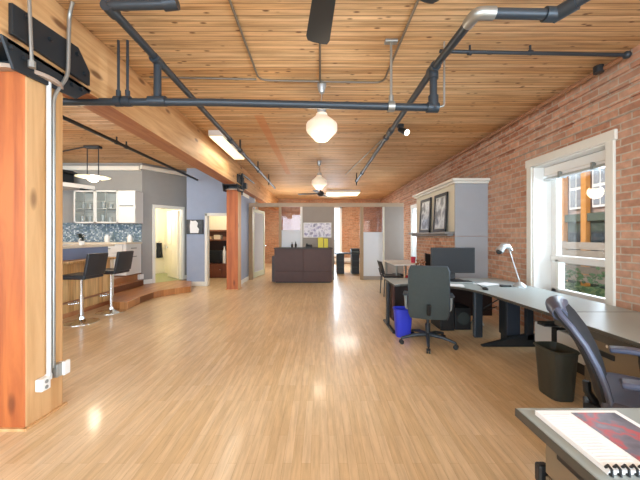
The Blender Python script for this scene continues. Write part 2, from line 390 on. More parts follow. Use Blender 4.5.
# bathroom
w = MB().box(.2, 1.75, 1.9, 2.0, 0, 2.6, TA).box(.2, .28, .125, 2.0, 0, 2.6, TA).box(1.62, 1.75, .12, 1.9, 0, 2.6, TA).box(.2, 1.75, .12, 2.0, 2.5, 2.6, TA)
tag(obj('wall_bathroom', w, M['cream']), 'cream bathroom walls seen through the open door', 'wall', kind='structure')
tag(obj('floor_bathroom', MB().box(.32, 1.06, .0, .12, 0, Z1, TA).box(.28, 1.62, .12, 1.9, 0, Z1, TA), plain('bath_tile', '8E9468', .4)), 'olive tiled bathroom floor', 'floor', kind='structure')
d1 = thing('door_1', 'cream bathroom door standing open with white casing', 'door', (-4.27, 8.02, Z1), kind='structure')
obj('door_casing', MB().box(.248, .318, -.03, .0, Z1, 2.15, TA).box(1.063, 1.133, -.03, 0, Z1, 2.15, TA).box(.248, 1.133, -.035, 0, 2.08, 2.16, TA).box(.318, .33, 0, .12, Z1, 2.08, TA).box(1.051, 1.063, 0, .12, Z1, 2.08, TA), M['trimw'], d1, bev=.006)
LM = TA @ Matrix.Translation((1.05, .12, 0)) @ Matrix.Rotation(math.radians(81), 4, 'Z')
lf = MB().box(0, .73, 0, .04, Z1 + .02, 2.06, LM)
for (z0, z1) in ((.3, .95), (1.1, 1.9)):
    for (x0, x1) in ((.1, .34), (.4, .64)): lf.box(x0, x1, .04, .05, z0, z1, LM)
lo = obj('door_leaf', lf, M['cream'], d1, bev=.004)
obj('handle', MB().box(.64, .7, .04, .1, 1.0, 1.05, LM), M['chrome'], lo, bev=.01)
d2 = thing('door_2', 'open doorway with white casing beside the small picture', 'door', (-2.7, 8.37, 0), kind='structure')
obj('door_casing', MB().box(-3.105, -3.035, 8.34, 8.37, 0, 1.96).box(-3.105, -2.36, 8.34, 8.37, 1.89, 1.97).box(-3.045, -3.03, 8.37, 8.5, 0, 1.9), M['trimw'], d2, bev=.006)
tw = thing('hanging_towel', 'black towel hanging inside the bathroom', 'towel', (TA @ Vector((1.44, 1.85, .6))))
g = [[TA @ Vector((1.34 + .2 * j / 6 * (.75 + .25 * i / 7), 1.84 + .03 * math.sin(j * 2.1 + i * .3), 1.13 - .48 * i / 7)) for j in range(7)] for i in range(8)]
obj('towel_cloth', MB().sheet(g, .03), M['fabric'], tw, smooth=True)
obj('hook', MB().cyl(TA @ Vector((1.42, 1.9, 1.15)), TA @ Vector((1.42, 1.8, 1.17)), .012), M['chrome'], tw)
vl = thing('vanity_light', 'lit globe light on the bathroom wall', 'light', (TA @ Vector((.62, 1.89, 1.9))))
obj('backplate', MB().box(.5, .74, 1.86, 1.9, 1.93, 2.03, TA), M['chrome'], vl, bev=.006)
for q in (.56, .68): obj('globe', MB().ball(TA @ Vector((q, 1.79, 1.98)), .05), M['hot'], vl, smooth=True)
mr = thing('bathroom_mirror', 'framed tall panel on the bathroom wall below the globe light', 'mirror', (TA @ Vector((.62, 1.89, 1.1))))
obj('mirror_frame', MB().box(.42, .82, 1.86, 1.9, 1.0, 1.85, TA), plain('tan_wood_frame', 'C8B080', .5), mr, bev=.006)
obj('mirror_glass', MB().box(.47, .77, 1.85, 1.862, 1.05, 1.8, TA), plain('mirror_silver', 'D8D4C0', .1, .9), mr)

# room behind doorway two
tag(obj('wall_den', MB().box(-5.2, -2.2, 10.45, 10.55, 0, CEIL), M['cream']), 'cream wall in the room behind the open doorway', 'wall', kind='structure')
hu = thing('media_hutch', 'reddish brown hutch with dark niche seen through the open doorway', 'hutch', (-3.35, 10.2, 0))
obj('lower_cabinet', MB().box(-3.95, -2.75, 9.95, 10.4, 0, .46), plain('redbrown_wood', '6E3C28', .4, var=.2), hu, bev=.006)
for x in (-3.93, -3.53, -3.13):
    q = obj('door', MB().box(x, x + .37, 9.93, 9.95, .06, .43), plain('redbrown_wood_door', '74402B', .4, var=.2), hu, bev=.004)
    obj('knob', MB().ball((x + .33, 9.92, .27), .014), M['galv'], q)
obj('niche', MB().box(-3.95, -2.75, 10.33, 10.4, .46, 1.2).box(-3.95, -3.9, 9.98, 10.33, .46, 1.2).box(-2.8, -2.75, 9.98, 10.33, .46, 1.2), plain('dark_redbrown', '3A2019', .5, var=.2), hu)
obj('upper_shelf', MB().box(-3.95, -2.75, 9.97, 10.4, 1.2, 1.24).box(-3.95, -2.75, 10.36, 10.4, 1.24, 1.55).box(-3.95, -2.75, 10.05, 10.4, 1.5, 1.55), plain('redbrown_shelf', '7A4A34', .45, var=.2), hu, bev=.004)
tv = thing('small_television', 'small black set in the niche of the brown hutch', 'television', (-3.4, 10.15, .46))
obj('cabinet_shell', MB().box(-3.62, -3.2, 10.08, 10.3, .5, .88), M['blackp'], tv, bev=.02)
obj('screen', MB().box(-3.58, -3.24, 10.07, 10.085, .55, .84), M['screen'], tv, bev=.006)
obj('foot', MB().box(-3.5, -3.3, 10.1, 10.25, .46, .5), M['blackp'], tv)
bt = thing('white_bottle', 'white bottle standing right of the small black set in the hutch', 'bottle', (-3.12, 10.12, .46))
obj('bottle_body', MB().lathe([(0, 0), (.05, 0), (.055, .05), (.055, .38), (.025, .47), (.025, .52), (0, .52)], (-3.12, 10.12, .46), 18), M['white'], bt, smooth=True)
obj('cap', MB().cyl((-3.12, 10.12, .98), (-3.12, 10.12, 1.02), .03), M['silver'], bt)
for k, (x, hgt, c) in enumerate(((-3.75, .1, 'B89878'), (-3.45, .14, 'C8B8A0'), (-3.15, .09, '8C5A40'))):
    o = obj('storage_box', MB().box(x, x + .22, 10.06, 10.3, 1.24, 1.24 + hgt), plain('box_card_%s' % c, c, .7), bev=.008)
    tag(o, ['tan box on the upper hutch shelf, first from the door casing', 'taller beige box in the middle of the hutch shelf', 'low brown box on the hutch shelf nearest the timber post'][k], 'box', 'boxes on the hutch shelf')

# ------------------------------------------------------------------ timber frame
bm_ = MB(); bm_.box(-2.34, -2.05, -3.8, 15.3, 2.62, CEIL)
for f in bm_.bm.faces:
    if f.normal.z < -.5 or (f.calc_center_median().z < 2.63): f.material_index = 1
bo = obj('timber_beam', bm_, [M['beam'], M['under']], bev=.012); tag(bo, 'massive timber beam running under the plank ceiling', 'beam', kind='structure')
def column(y0, label):
    t = thing('timber_column', label, 'column', (-2.195, y0 + .16, 0), kind='structure')
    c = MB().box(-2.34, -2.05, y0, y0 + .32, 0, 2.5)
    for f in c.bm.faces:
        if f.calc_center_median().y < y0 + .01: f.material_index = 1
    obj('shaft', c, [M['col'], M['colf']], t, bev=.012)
    obj('cap_plate', MB().cyl((-2.195, y0 + .16, 2.5), (-2.195, y0 + .16, 2.53), .215, 32), M['cast'], t, bev=.004)
    obj('shoe_flange', MB().box(-2.39, -2.02, y0 - .16, y0 + .57, 2.6, 2.635).box(-2.3, -2.09, y0 + .05, y0 + .27, 2.535, 2.6), M['iron'], t, bev=.006)
    mt = lambda x: Matrix(((0, 0, 1, x), (1, 0, 0, 0), (0, 1, 0, 0), (0, 0, 0, 1)))
    for x, dx in ((-2.05, .028), (-2.368, .028)):
        P = [(y0 - .12, 2.68), (y0 + .57, 2.67), (y0 + .57, 2.79), (y0 + .44, 2.93), (y0 - .12, 2.885)]
        sp = obj('side_plate', MB().prism(P, 0, dx, mt(x)), M['iron'], t, bev=.004)
        if x > -2.2:
            for (yy, zz) in ((-.02, 2.86), (.16, 2.82), (.42, 2.86), (.5, 2.74)):
                obj('bolt', MB().cyl((x + dx, y0 + yy, zz), (x + dx + .022, y0 + yy, zz), .017, 6), M['iron'], sp)
    for x in (-2.04, -2.39):
        P = [(y0 - .19, 2.635), (y0 + .59, 2.635), (y0 + .42, 2.49), (y0 - .11, 2.45)]
        sp = obj('lower_plate', MB().prism(P, 0, .02, mt(x)), M['iron'], t, bev=.004)
        if x > -2.2:
            for (yy, zz) in ((-.13, 2.58), (-.04, 2.56), (.36, 2.58), (.46, 2.59)):
                obj('bolt', MB().cyl((x + .02, y0 + yy, zz), (x + .042, y0 + yy, zz), .017, 6), M['iron'], sp)
    tb = obj('base_trim', MB().box(-2.365, -2.335, y0 - .015, y0 + .335, 0, .018).box(-2.055, -2.03, y0 - .015, y0 + .335, 0, .018).box(-2.36, -2.04, y0 - .018, y0, 0, .018), M['col'], t)
    return t
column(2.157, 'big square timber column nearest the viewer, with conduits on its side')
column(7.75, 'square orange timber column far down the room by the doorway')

# ------------------------------------------------------------------ window one
def window(name, label, W, xg, kind='structure', mid=1.03):
    y0, y1, z0, z1 = W; t = thing(name, label, 'window', (WR, (y0 + y1) / 2, z0), kind=kind)
    obj('casing', MB().box(WR - .03, WR, y1, y1 + .1, z0 - .05, z1 + .1).box(WR - .03, WR, y0 - .1, y0, z0 - .05, z1 + .1).box(WR - .035, WR, y0 - .12, y1 + .12, z1, z1 + .11), M['trimw'], t, bev=.008)
    obj('reveal', MB().box(WR, xg + .03, y1 - .015, y1, z0, z1).box(WR, xg + .03, y0, y0 + .015, z0, z1).box(WR, xg + .03, y0, y1, z1 - .015, z1), M['white'], t)
    obj('window_sill', MB().box(WR - .06, xg + .03, y0 - .03, y1 + .03, z0 - .03, z0), M['white'], t, bev=.006)
    a, b = xg - .05, xg + .02
    obj('sash_frame', MB().box(a, b, y1 - .11, y1 - .015, z0, z1 - .015).box(a, b, y0 + .015, y0 + .08, z0, z1 - .015).box(a, b, y0, y1, z0, z0 + .07).box(a, b, y0, y1, z1 - .1, z1 - .015), M['white'], t, bev=.008)
    obj('meeting_rail', MB().box(a - .02, b, y0 + .02, y1 - .02, mid - .04, mid + .05), M['white'], t, bev=.008)
    fr = obj('lower_sash', MB().box(a - .02, b, y1 - .17, y1 - .11, z0 + .05, mid).box(a - .02, b, y0 + .08, y0 + .13, z0 + .05, mid), M['trimw'], t, bev=.006)
    obj('glass_pane', MB().box(xg - .008, xg, y0 + .05, y1 - .08, z0 + .05, mid), M['glass'], t)
    obj('glass_pane', MB().box(xg - .008, xg, y0 + .05, y1 - .08, mid, z1 - .06), M['glass'], t)
    return t
window('window_1', 'tall white window in the brick wall above the desk', W1, WR + .3)
window('window_2', 'white window in the brick wall hidden behind the fireplace', W2, WR + .3)
rb = thing('roller_blind', 'rolled up white blind in the head of the tall window', 'blind', (WR + .2, 3.86, 2.2))
obj('cassette', MB().box(WR + .14, WR + .24, 3.31, 4.42, 2.2, 2.32), M['white'], rb, bev=.01)
obj('bottom_bar', MB().box(WR + .12, WR + .2, 3.31, 4.4, 2.13, 2.165), M['silver'], rb, bev=.01)
obj('blind_cloth', MB().box(WR + .155, WR + .165, 3.33, 4.38, 2.16, 2.22), M['paper'], rb)
for q in (3.6, 4.1): obj('bracket', MB().box(WR + .11, WR + .21, q, q + .025, 2.12, 2.21), M['metalg'], rb)
for nm, W, lab in (('window_3', W3, 'narrow bright window in the far brick wall behind the taupe panel'),):
    x0, x1, z0, z1 = W; t = thing(nm, lab, 'window', ((x0 + x1) / 2, 15.3, z0), kind='structure')
    obj('window_frame', MB().box(x0 - .08, x0 + .05, 15.24, 15.4, z0 - .06, z1 + .08).box(x1 - .05, x1 + .08, 15.24, 15.4, z0 - .06, z1 + .08).box(x0 - .08, x1 + .08, 15.24, 15.4, z1 - .02, z1 + .1).box(x0 - .1, x1 + .1, 15.2, 15.4, z0 - .08, z0), M['white'], t, bev=.006)
    obj('glass_pane', MB().box(x0, x1, 15.4, 15.41, z0, z1), M['glass'], t)

# ------------------------------------------------------------------ kitchen platform, steps and bar
pf = [(-4.2, 6.25), (-3.82, 5.7), (-3.52, 5.68), (-3.6, 6.2), (-3.6, 6.7), (-3.52, 6.95), (-3.34, 7.18), (-3.1, 7.45), (-3.47, 8.36), (-3.9, 8.5), (-4.47, 7.75), (-4.47, 6.25)]
tag(obj('kitchen_platform', MB().prism(pf, 0, Z1), M['stepw'], bev=.01), 'low curved wooden platform in front of the bathroom door', 'platform', kind='structure')
tag(obj('kitchen_step', MB().box(-4.62, -4.32, 6.28, 7.6, Z1, .28), M['stepw'], bev=.01), 'wooden step between the curved platform and kitchen floor', 'step', kind='structure')
tag(obj('floor_kitchen', MB().box(-8.3, -4.47, 3.2, 7.755, .0, Z2), M['stepw'], bev=.006), 'raised wooden kitchen floor behind the bar', 'floor', kind='structure')
tag(obj('trim_2', MB().box(-4.5, -4.4, 7.6, 7.74, .28, .4), M['white'], bev=.006), 'white baseboard block at the end of the kitchen cabinets', 'trim', kind='structure')
ba = thing('breakfast_bar', 'wood fronted breakfast bar with pale raised top', 'bar', (-4.33, 4.9, 0))
obj('front_panel', MB().box(-4.46, -4.2, 3.3, 6.27, 0, .9), M['oak'], ba, bev=.006)
obj('skirting', MB().box(-4.2, -4.185, 3.3, 6.27, 0, .07), M['under'], ba)
obj('end_post', MB().box(-4.3, -4.18, 6.2, 6.29, 0, .9), M['creamw'], ba, bev=.008)
obj('foot_rail', MB().cyl((-4.12, 3.3, .26), (-4.12, 6.1, .26), .016), M['rust'], ba, smooth=True)
obj('ledge', MB().box(-4.5, -3.98, 3.3, 6.1, .9, .94), M['oak'], ba, bev=.008)
obj('upper_panel', MB().box(-4.46, -4.28, 3.3, 6.26, .94, 1.14), plain('bar_blue_panel', '7C8BA8', .3), ba)
obj('upper_top', MB().box(-4.75, -4.18, 3.25, 6.32, 1.14, 1.18), M['counter'], ba, bev=.008)
# stools
def stool(loc, label):
    t = thing('bar_stool', label, 'stool', loc, 0, 'black bar stools at the breakfast bar')
    x, y, z = loc
    obj('base', MB().lathe([(0, 0), (.235, 0), (.235, .008), (.12, .022), (.045, .05), (.035, .09), (0, .09)], loc, 36), M['chrome'], t, smooth=True)
    obj('post', MB().cyl((x, y, .05), (x, y, .42), .028).cyl((x, y, .4), (x, y, .7), .02), M['chrome'], t, smooth=True)
    obj('footrest', MB().tube([(x - .02, y, .3), (x - .14, y - .12, .3), (x - .2, y, .3), (x - .14, y + .12, .3), (x - .02, y, .3)], .01, bend=.08), M['chrome'], t, smooth=True)
    obj('seat', MB().box(x - .2, x + .21, y - .21, y + .21, .69, .76), M['leather'], t, bev=.02)
    gr = [[(x + .2 + .06 * (i / 6) + .03 * math.cos((j / 6 - .5) * PI) * .6, y - .215 + .43 * j / 6, .74 + .34 * i / 6) for j in range(7)] for i in range(7)]
    obj('backrest', MB().sheet(gr, .045), M['leather'], t, bev=.012, smooth=True)
    return t
s1 = stool((-3.74, 4.86, 0), 'black bar stool nearer the viewer, half hidden by the timber column')
s2 = copy_tree(s1); s2.location = (-3.72, 5.52, 0); s2['label'] = 'second black bar stool, closer to the wooden steps'
# kitchen cabinets
def glassdoor(t, x0, x1, y, z0, z1):
    q = .032
    d = obj('door', MB().box(x0, x0 + q, y - .02, y, z0, z1).box(x1 - q, x1, y - .02, y, z0, z1).box(x0, x1, y - .02, y, z0, z0 + q).box(x0, x1, y - .02, y, z1 - q, z1), M['cabinetw'], t, bev=.004)
    mu = MB().box((x0 + x1) / 2 - .006, (x0 + x1) / 2 + .006, y - .014, y - .004, z0, z1)
    for k in (1, 2): z = z0 + (z1 - z0) * k / 3; mu.box(x0 + .02, x1 - .02, y - .014, y - .004, z - .006, z + .006)
    obj('muntin', mu, M['metalg'], d)
    obj('glass_pane', MB().box(x0 + .02, x1 - .02, y - .009, y - .005, z0 + .02, z1 - .02), M['cabglass'], d)
uc = thing('upper_cabinet', 'white wall cabinet with two glazed doors', 'cabinet', (-5.4, 7.6, 1.66))
uz0, uz1, uy = 1.66, 2.44, 7.43
obj('carcass', MB().box(-5.9, -4.83, 7.73, 7.755, uz0, uz1).box(-5.9, -5.87, uy, 7.74, uz0, uz1).box(-4.87, -4.83, uy, 7.74, uz0, uz1).box(-5.9, -4.83, uy, 7.74, uz1 - .03, uz1).box(-5.9, -4.83, uy, 7.74, uz0, uz0 + .03).box(-5.4, -5.36, uy, 7.74, uz0, uz1), M['cabinetw'], uc, bev=.004)
obj('shelf', MB().box(-5.87, -4.87, uy + .04, 7.73, 2.0, 2.02), M['cabinetw'], uc)
glassdoor(uc, -5.89, -5.385, uy, uz0, uz1); glassdoor(uc, -5.375, -4.84, uy, uz0, uz1)
random.seed(3)
for z in (uz0 + .03, 2.02):
    for k in range(6):
        x = -5.78 + k * .165 + random.uniform(-.02, .02); hh = random.uniform(.11, .18)
        o = obj('drinking_glass', MB().lathe([(0, 0), (.035, 0), (.042, hh), (.038, hh), (.032, .01), (0, .01)], (x, 7.58, z), 14), plain('glassware', 'D2D8DA', .2, var=.1), smooth=True)
        tag(o, 'tumbler on the %s shelf inside the glazed white cabinet' % ('lower' if z < 1.8 else 'upper'), 'glass', 'tumblers on the %s cabinet shelf' % ('lower' if z < 1.8 else 'upper'))
us = thing('solid_wall_cabinet', 'white solid front wall cabinet beside the glazed one', 'cabinet', (-4.65, 7.6, 1.66))
obj('carcass', MB().box(-4.825, -4.42, uy, 7.755, uz0 + .0, uz1), M['cabinetw'], us, bev=.004)
for (z0, z1) in ((uz0, 2.03), (2.06, uz1)):
    d = obj('door', MB().box(-4.82, -4.425, uy - .02, uy, z0 + .005, z1 - .005), M['cabinetw'], us, bev=.004)
    if z0 > 1.8: obj('handle', MB().box(-4.78, -4.46, uy - .04, uy - .02, 2.065, 2.09), M['metalg'], d, bev=.004)
bc = thing('base_cabinet', 'white drawer cabinet under the mosaic backsplash', 'cabinet', (-5.4, 7.3, Z2))
obj('carcass', MB().box(-7.2, -4.47, 7.12, 7.72, Z2 + .02, 1.16), M['cabinetw'], bc, bev=.004)
for k, x in enumerate((-6.9, -6.1, -5.3)):
    for (z0, z1) in ((.47, .76), (.79, .95), (.98, 1.14)):
        d = obj('drawer', MB().box(x, x + .77, 7.1, 7.12, z0, z1), M['cabinetw'], bc, bev=.004)
        obj('handle', MB().box(x + .28, x + .5, 7.075, 7.1, (z0 + z1) / 2 - .01, (z0 + z1) / 2 + .012), M['metalg'], d, bev=.004)
obj('side_panel', MB().box(-4.47, -4.45, 7.12, 7.72, Z2 + .02, 1.16), M['cabinetw'], bc)
for z in (.86, 1.06): obj('handle', MB().box(-4.45, -4.43, 7.3, 7.5, z - .01, z + .012), M['metalg'], bc, bev=.004)
obj('worktop', MB().box(-7.2, -4.43, 7.08, 7.73, 1.16, 1.2), M['counter'], bc, bev=.006)
tag(obj('backsplash', MB().box(-7.2, -4.46, 7.735, 7.755, 1.2, 1.68), M['mosaic']), 'blue gray mosaic tile backsplash between white cabinets', 'backsplash', kind='structure')
kp = thing('potted_plant', 'dark leafy plant with white flowers on the kitchen counter', 'plant', (-5.33, 7.0, 1.18))
px, py = -4.42, 5.75
kp.location = (px, py, 1.18)
obj('pot', MB().lathe([(0, 0), (.035, 0), (.05, .08), (.045, .08), (.032, .012), (0, .012)], (px, py, 1.18), 18), M['white'], kp, smooth=True)
lv = MB(); random.seed(5)
for k in range(16):
    a = k * 2.4; r = .05 + .06 * random.random(); zz = 1.27 + .13 * random.random()
    gr = [[(px + math.cos(a) * r * i / 4 + math.sin(a) * (j - 1) * .016 * math.sin(PI * (i + .5) / 5), py + math.sin(a) * r * i / 4 - math.cos(a) * (j - 1) * .016 * math.sin(PI * (i + .5) / 5), 1.25 + (zz - 1.25) * math.sin(i / 4 * 2)) for j in range(3)] for i in range(5)]
    lv.sheet(gr, .003)
obj('foliage', lv, plain('dark_leaf', '23302A', .5, var=.3), kp, smooth=True)
fw = MB()
for (a, b, c) in ((-.03, 0, 1.33), (.03, .01, 1.35), (.0, -.03, 1.29), (-.05, .02, 1.28)): fw.ball((px + a, py + b, c), .02, n=10)
obj('blossom', fw, M['white'], kp, smooth=True)
for x, lab in ((-5.15, 'small white jar on the worktop under the mosaic tiles'), (-4.6, 'pale jar at the end of the worktop beside the angled wall')):
    t = thing('jar', lab, 'jar', (x, 7.5, 1.2))
    obj('jar_body', MB().lathe([(0, 0), (.05, 0), (.055, .03), (.055, .13), (.04, .16), (0, .16)], (x, 7.5, 1.2), 18), M['white'], t, smooth=True)
    obj('lid', MB().cyl((x, 7.5, 1.36), (x, 7.5, 1.39), .042), M['silver'], t)
sh = thing('wall_shelf', 'white shelf board high on the gray kitchen wall', 'shelf', (-6.1, 7.6, 2.5))
obj('board', MB().prism([(-7.2, 6.9), (-6.05, 6.9), (-5.62, 7.75), (-7.2, 7.75)], 2.5, 2.6), M['white'], sh, bev=.01)
obj('bracket', MB().box(-5.78, -5.73, 7.45, 7.75, 2.44, 2.5), M['iron'], sh)
sp = thing('dark_box', 'dark box standing on the high white shelf', 'box', (-6.2, 7.4, 2.6))
obj('housing', MB().box(-6.75, -6.02, 7.2, 7.6, 2.6, 2.84), M['iron'], sp, bev=.03)
obj('lid', MB().prism([(-6.8, 7.15), (-5.98, 7.15), (-5.9, 7.4), (-5.98, 7.65), (-6.8, 7.65)], 2.84, 2.9), M['blackp'], sp, bev=.01)
# kitchen pendant
kx, ky = -4.58, 6.3
pl = thing('kitchen_pendant_lamp', 'glass dish pendant hanging on two rods over the bar', 'pendant lamp', (kx, ky, CEIL))
obj('canopy', MB().box(kx - .19, kx + .12, ky - .06, ky + .06, CEIL - .05, CEIL), M['iron'], pl, bev=.01)
for q in (-.15, .08): obj('rod', MB().cyl((kx + q, ky, 2.56), (kx + q, ky, CEIL - .04), .009, 8), M['iron'], pl)
obj('dish', MB().lathe([(.0, .0), (.1, .005), (.3, .04), (.305, .05), (.1, .022), (0, .018)], (kx - .03, ky, 2.5), 36), plain('pale_glass_dish', 'E0DCC0', .2), pl, smooth=True)
obj('bulb', MB().ball((kx - .03, ky, 2.49), .09, (1, 1, .45)), M['hot'], pl, smooth=True)
tag(obj('cable_conduit', MB().tube([(kx - .19, ky, CEIL - .02), (-6.1, 6.9, CEIL - .02)], .012), M['iron']), 'thin black conduit feeding the kitchen pendant', 'conduit')

# framed small picture between doorways
sm = thing('canvas_picture', 'small black and white picture between the two doorways', 'picture', (-3.3, 8.36, 1.6))
obj('canvas', MB().box(-3.59, -3.14, 8.335, 8.37, 1.4, 1.79), M['blackp'], sm, bev=.004)
obj('print', MB().box(-3.57, -3.16, 8.33, 8.336, 1.415, 1.775), printed('gray_print', ['202226', '3A3E44', '2A2C30', '55595F'], 4, ('X', 'Z', None), 2.0), sm)
obj('pale_figure', MB().prism([(-.12, -.17), (.1, -.17), (.12, -.06), (.07, .0), (.09, .1), (.03, .165), (-.06, .15), (-.11, .17), (-.13, .02)], 0, .003, Matrix(((1, 0, 0, -3.37), (0, 0, -1, 8.33), (0, 1, 0, 1.6), (0, 0, 0, 1)))), M['paper'], sm)

# ------------------------------------------------------------------ glass partition and office
YP = 9.6; wood = plain('tan_wood_post', 'A58C6C', .5, var=.15)
gp = thing('glass_partition', 'wood framed glass partition closing off the far office', 'partition', (0, YP, 0), kind='structure')
obj('header', MB().box(-2.2, 2.58, YP - .05, YP + .06, 2.25, 2.37), plain('tan_header', 'B4A088', .5, var=.12), gp, bev=.006)
for (a, b, m) in ((-2.2, -2.08, wood), (-1.27, -1.19, wood), (-.61, -.54, M['white']), (1.24, 1.34, wood), (1.94, 1.99, M['creamw'])):
    obj('post', MB().box(a, b, YP - .05, YP + .06, 0, 2.25), m, gp, bev=.006)
obj('rail', MB().box(1.34, 1.94, YP - .04, YP + .04, 0, .11).box(-1.19, -.61, YP - .04, YP + .04, 0, .11), M['taupe'], gp, bev=.004)
obj('glass_pane', MB().box(-1.19, -.61, YP - .005, YP + .005, 1.53, 2.25), M['tinted'], gp)
obj('glass_pane', MB().box(1.34, 1.94, YP - .005, YP + .005, 1.47, 2.25), M['tinted'], gp)
obj('frosted_panel', MB().box(-1.19, -.61, YP - .006, YP + .006, .11, 1.53), M['frost'], gp)
obj('frosted_panel', MB().box(1.34, 1.94, YP - .006, YP + .006, .11, 1.47), M['frost'], gp)
tag(obj('wall_panel', MB().box(-.54, .44, YP - .06, YP + .06, 0, 2.25), M['taupe'], bev=.004), 'taupe wall panel behind the reception desk', 'wall', kind='structure')
tag(obj('wall_return', MB().box(1.99, 2.58, YP - .05, YP + .05, 0, 2.25).box(2.53, 2.58, YP, YP + .9, 0, 2.25), M['taupe'], bev=.004), 'pale gray wall panel at the end of the glass partition', 'wall', kind='structure')
d3 = thing('door_3', 'glazed office door with pale frame swung open', 'door', (-2.08, YP + .08, 0), kind='structure')
DM = Matrix.Translation((-2.09, YP + .1, 0)) @ Matrix.Rotation(math.radians(80), 4, 'Z')
obj('leaf_frame', MB().box(0, .1, 0, .045, .03, 2.2, DM).box(.95, 1.05, 0, .045, .03, 2.2, DM).box(0, 1.05, 0, .045, .03, .2, DM).box(0, 1.05, 0, .045, 2.1, 2.2, DM), plain('pale_green_frame', 'CDD4B8', .5), d3, bev=.006)
obj('frosted_panel', MB().box(.1, .95, .018, .027, .2, 2.1, DM), M['frost'], d3)
obj('handle', MB().box(.97, 1.02, -.06, 0, 1.0, 1.04, DM), M['chrome'], d3, bev=.006)
tag(obj('wall_office', MB().box(-3.2, -3.05, 10.55, 15.3, 0, CEIL), M['white']), 'white side wall of the far office', 'wall', kind='structure')
sg = thing('wall_poster', 'purple and white landscape poster on the taupe panel', 'poster', (-.07, YP - .07, 1.5))
obj('board', MB().box(-.51, .35, YP - .085, YP - .06, 1.3, 1.76), M['white'], sg, bev=.004)
obj('print', MB().box(-.49, .33, YP - .09, YP - .084, 1.32, 1.74), printed('purple_print', ['4A4860', '8E8AA0', 'E4E2EA', '9A94B4', '5A5878'], 6, ('X', 'Z', None), 9.0), sg)
rd = thing('reception_desk', 'dark espresso reception desk in front of the glass partition', 'reception desk', (-.49, 9.1, 0))
obj('body', MB().box(-1.3, .33, 8.93, 9.45, .03, .97), M['dbrown'], rd, bev=.004)
for (x0, x1) in ((-1.31, -.487), (-.479, .34)):
    for (z0, z1) in ((.04, .335), (.342, .965)): obj('front_panel', MB().box(x0, x1, 8.91, 8.93, z0, z1), M['dbrown'], rd, bev=.003)
obj('plinth', MB().box(-1.28, .31, 8.95, 9.4, 0, .03), M['blackp'], rd)
obj('top', MB().box(-1.33, .36, 8.9, 9.5, .97, 1.005), M['espr'], rd, bev=.005)
obj('side_wing', MB().box(-1.4, -1.31, 9.0, 9.45, .02, .76), M['espr'], rd, bev=.006)
for x, hgt, lab in ((-.83, .15, 'dark little bottle on the reception desk, further from the yellow card'), (-.72, .17, 'dark little bottle on the reception desk, closer to the yellow card')):
    t = thing('bottle', lab, 'bottle', (x, 9.2, 1.005))
    obj('bottle_body', MB().lathe([(0, 0), (.03, 0), (.032, hgt * .6), (.012, hgt * .75), (.012, hgt), (0, hgt)], (x, 9.2, 1.005), 14), M['blackp'], t, smooth=True)
    obj('cap', MB().cyl((x, 9.2, 1.005 + hgt), (x, 9.2, 1.02 + hgt), .015, 10), M['silver'], t)
for (x, x1, hgt, lab, m) in ((-.06, .1, .3, 'yellow card folder standing on the reception desk', 'yellow'), (.12, .24, .27, 'second yellow folder at the end of the reception desk', 'yellow')):
    o = obj('card_folder', MB().box(x, x1, 9.2, 9.26, 1.005, 1.005 + hgt), M[m], bev=.004); tag(o, lab, 'folder', 'folders on the reception desk')
tel = thing('desk_telephone', 'small black telephone on the reception desk', 'telephone', (-.32, 9.2, 1.005))
obj('body', MB().prism([(0, 0), (.18, 0), (.18, .09), (0, .04)], 0, .18, Matrix.Translation((-.42, 9.1, 1.005)) @ Matrix(((0, 0, 1, 0), (1, 0, 0, 0), (0, 1, 0, 0), (0, 0, 0, 1)))), M['blackp'], tel, bev=.006)
obj('handset', MB().box(-.41, -.37, 9.1, 9.28, 1.08, 1.13), M['blackp'], tel, bev=.012)
# office desk beyond
od = thing('office_desk', 'dark desk with two pedestals in the far office', 'desk', (1.0, 11.2, 0))
obj('desk_top', MB().box(.55, 1.75, 11.0, 11.65, .7, .74), M['iron'], od, bev=.006)
for (a, b, zt) in ((.6, .86, .7), (1.14, 1.4, .7)):
    p = obj('pedestal', MB().box(a, b, 11.02, 11.6, 0, zt), plain('dark_teal_steel', '2E3A3C', .5), od, bev=.006)
    for z in (.04, .26, .48): obj('drawer', MB().box(a + .01, b - .01, 11.005, 11.02, z, z + .2), M['iron'], p, bev=.003)
mo2 = thing('office_printer', 'dark printer standing on the far office desk', 'printer', (1.3, 11.3, .74))
obj('body', MB().box(1.12, 1.42, 11.1, 11.45, .74, .9), M['blackp'], mo2, bev=.02)
obj('paper_tray', MB().box(1.16, 1.38, 11.04, 11.1, .77, .79), M['metalg'], mo2)
bh = thing('baseboard_heater', 'white baseboard heater under the far brick wall', 'heater', (1.0, 15.2, 0))
obj('cover', MB().box(.0, 2.6, 15.14, 15.24, .05, .28), M['white'], bh, bev=.01)
obj('fin_slot', MB().box(.05, 2.55, 15.13, 15.141, .09, .11), M['metalg'], bh)

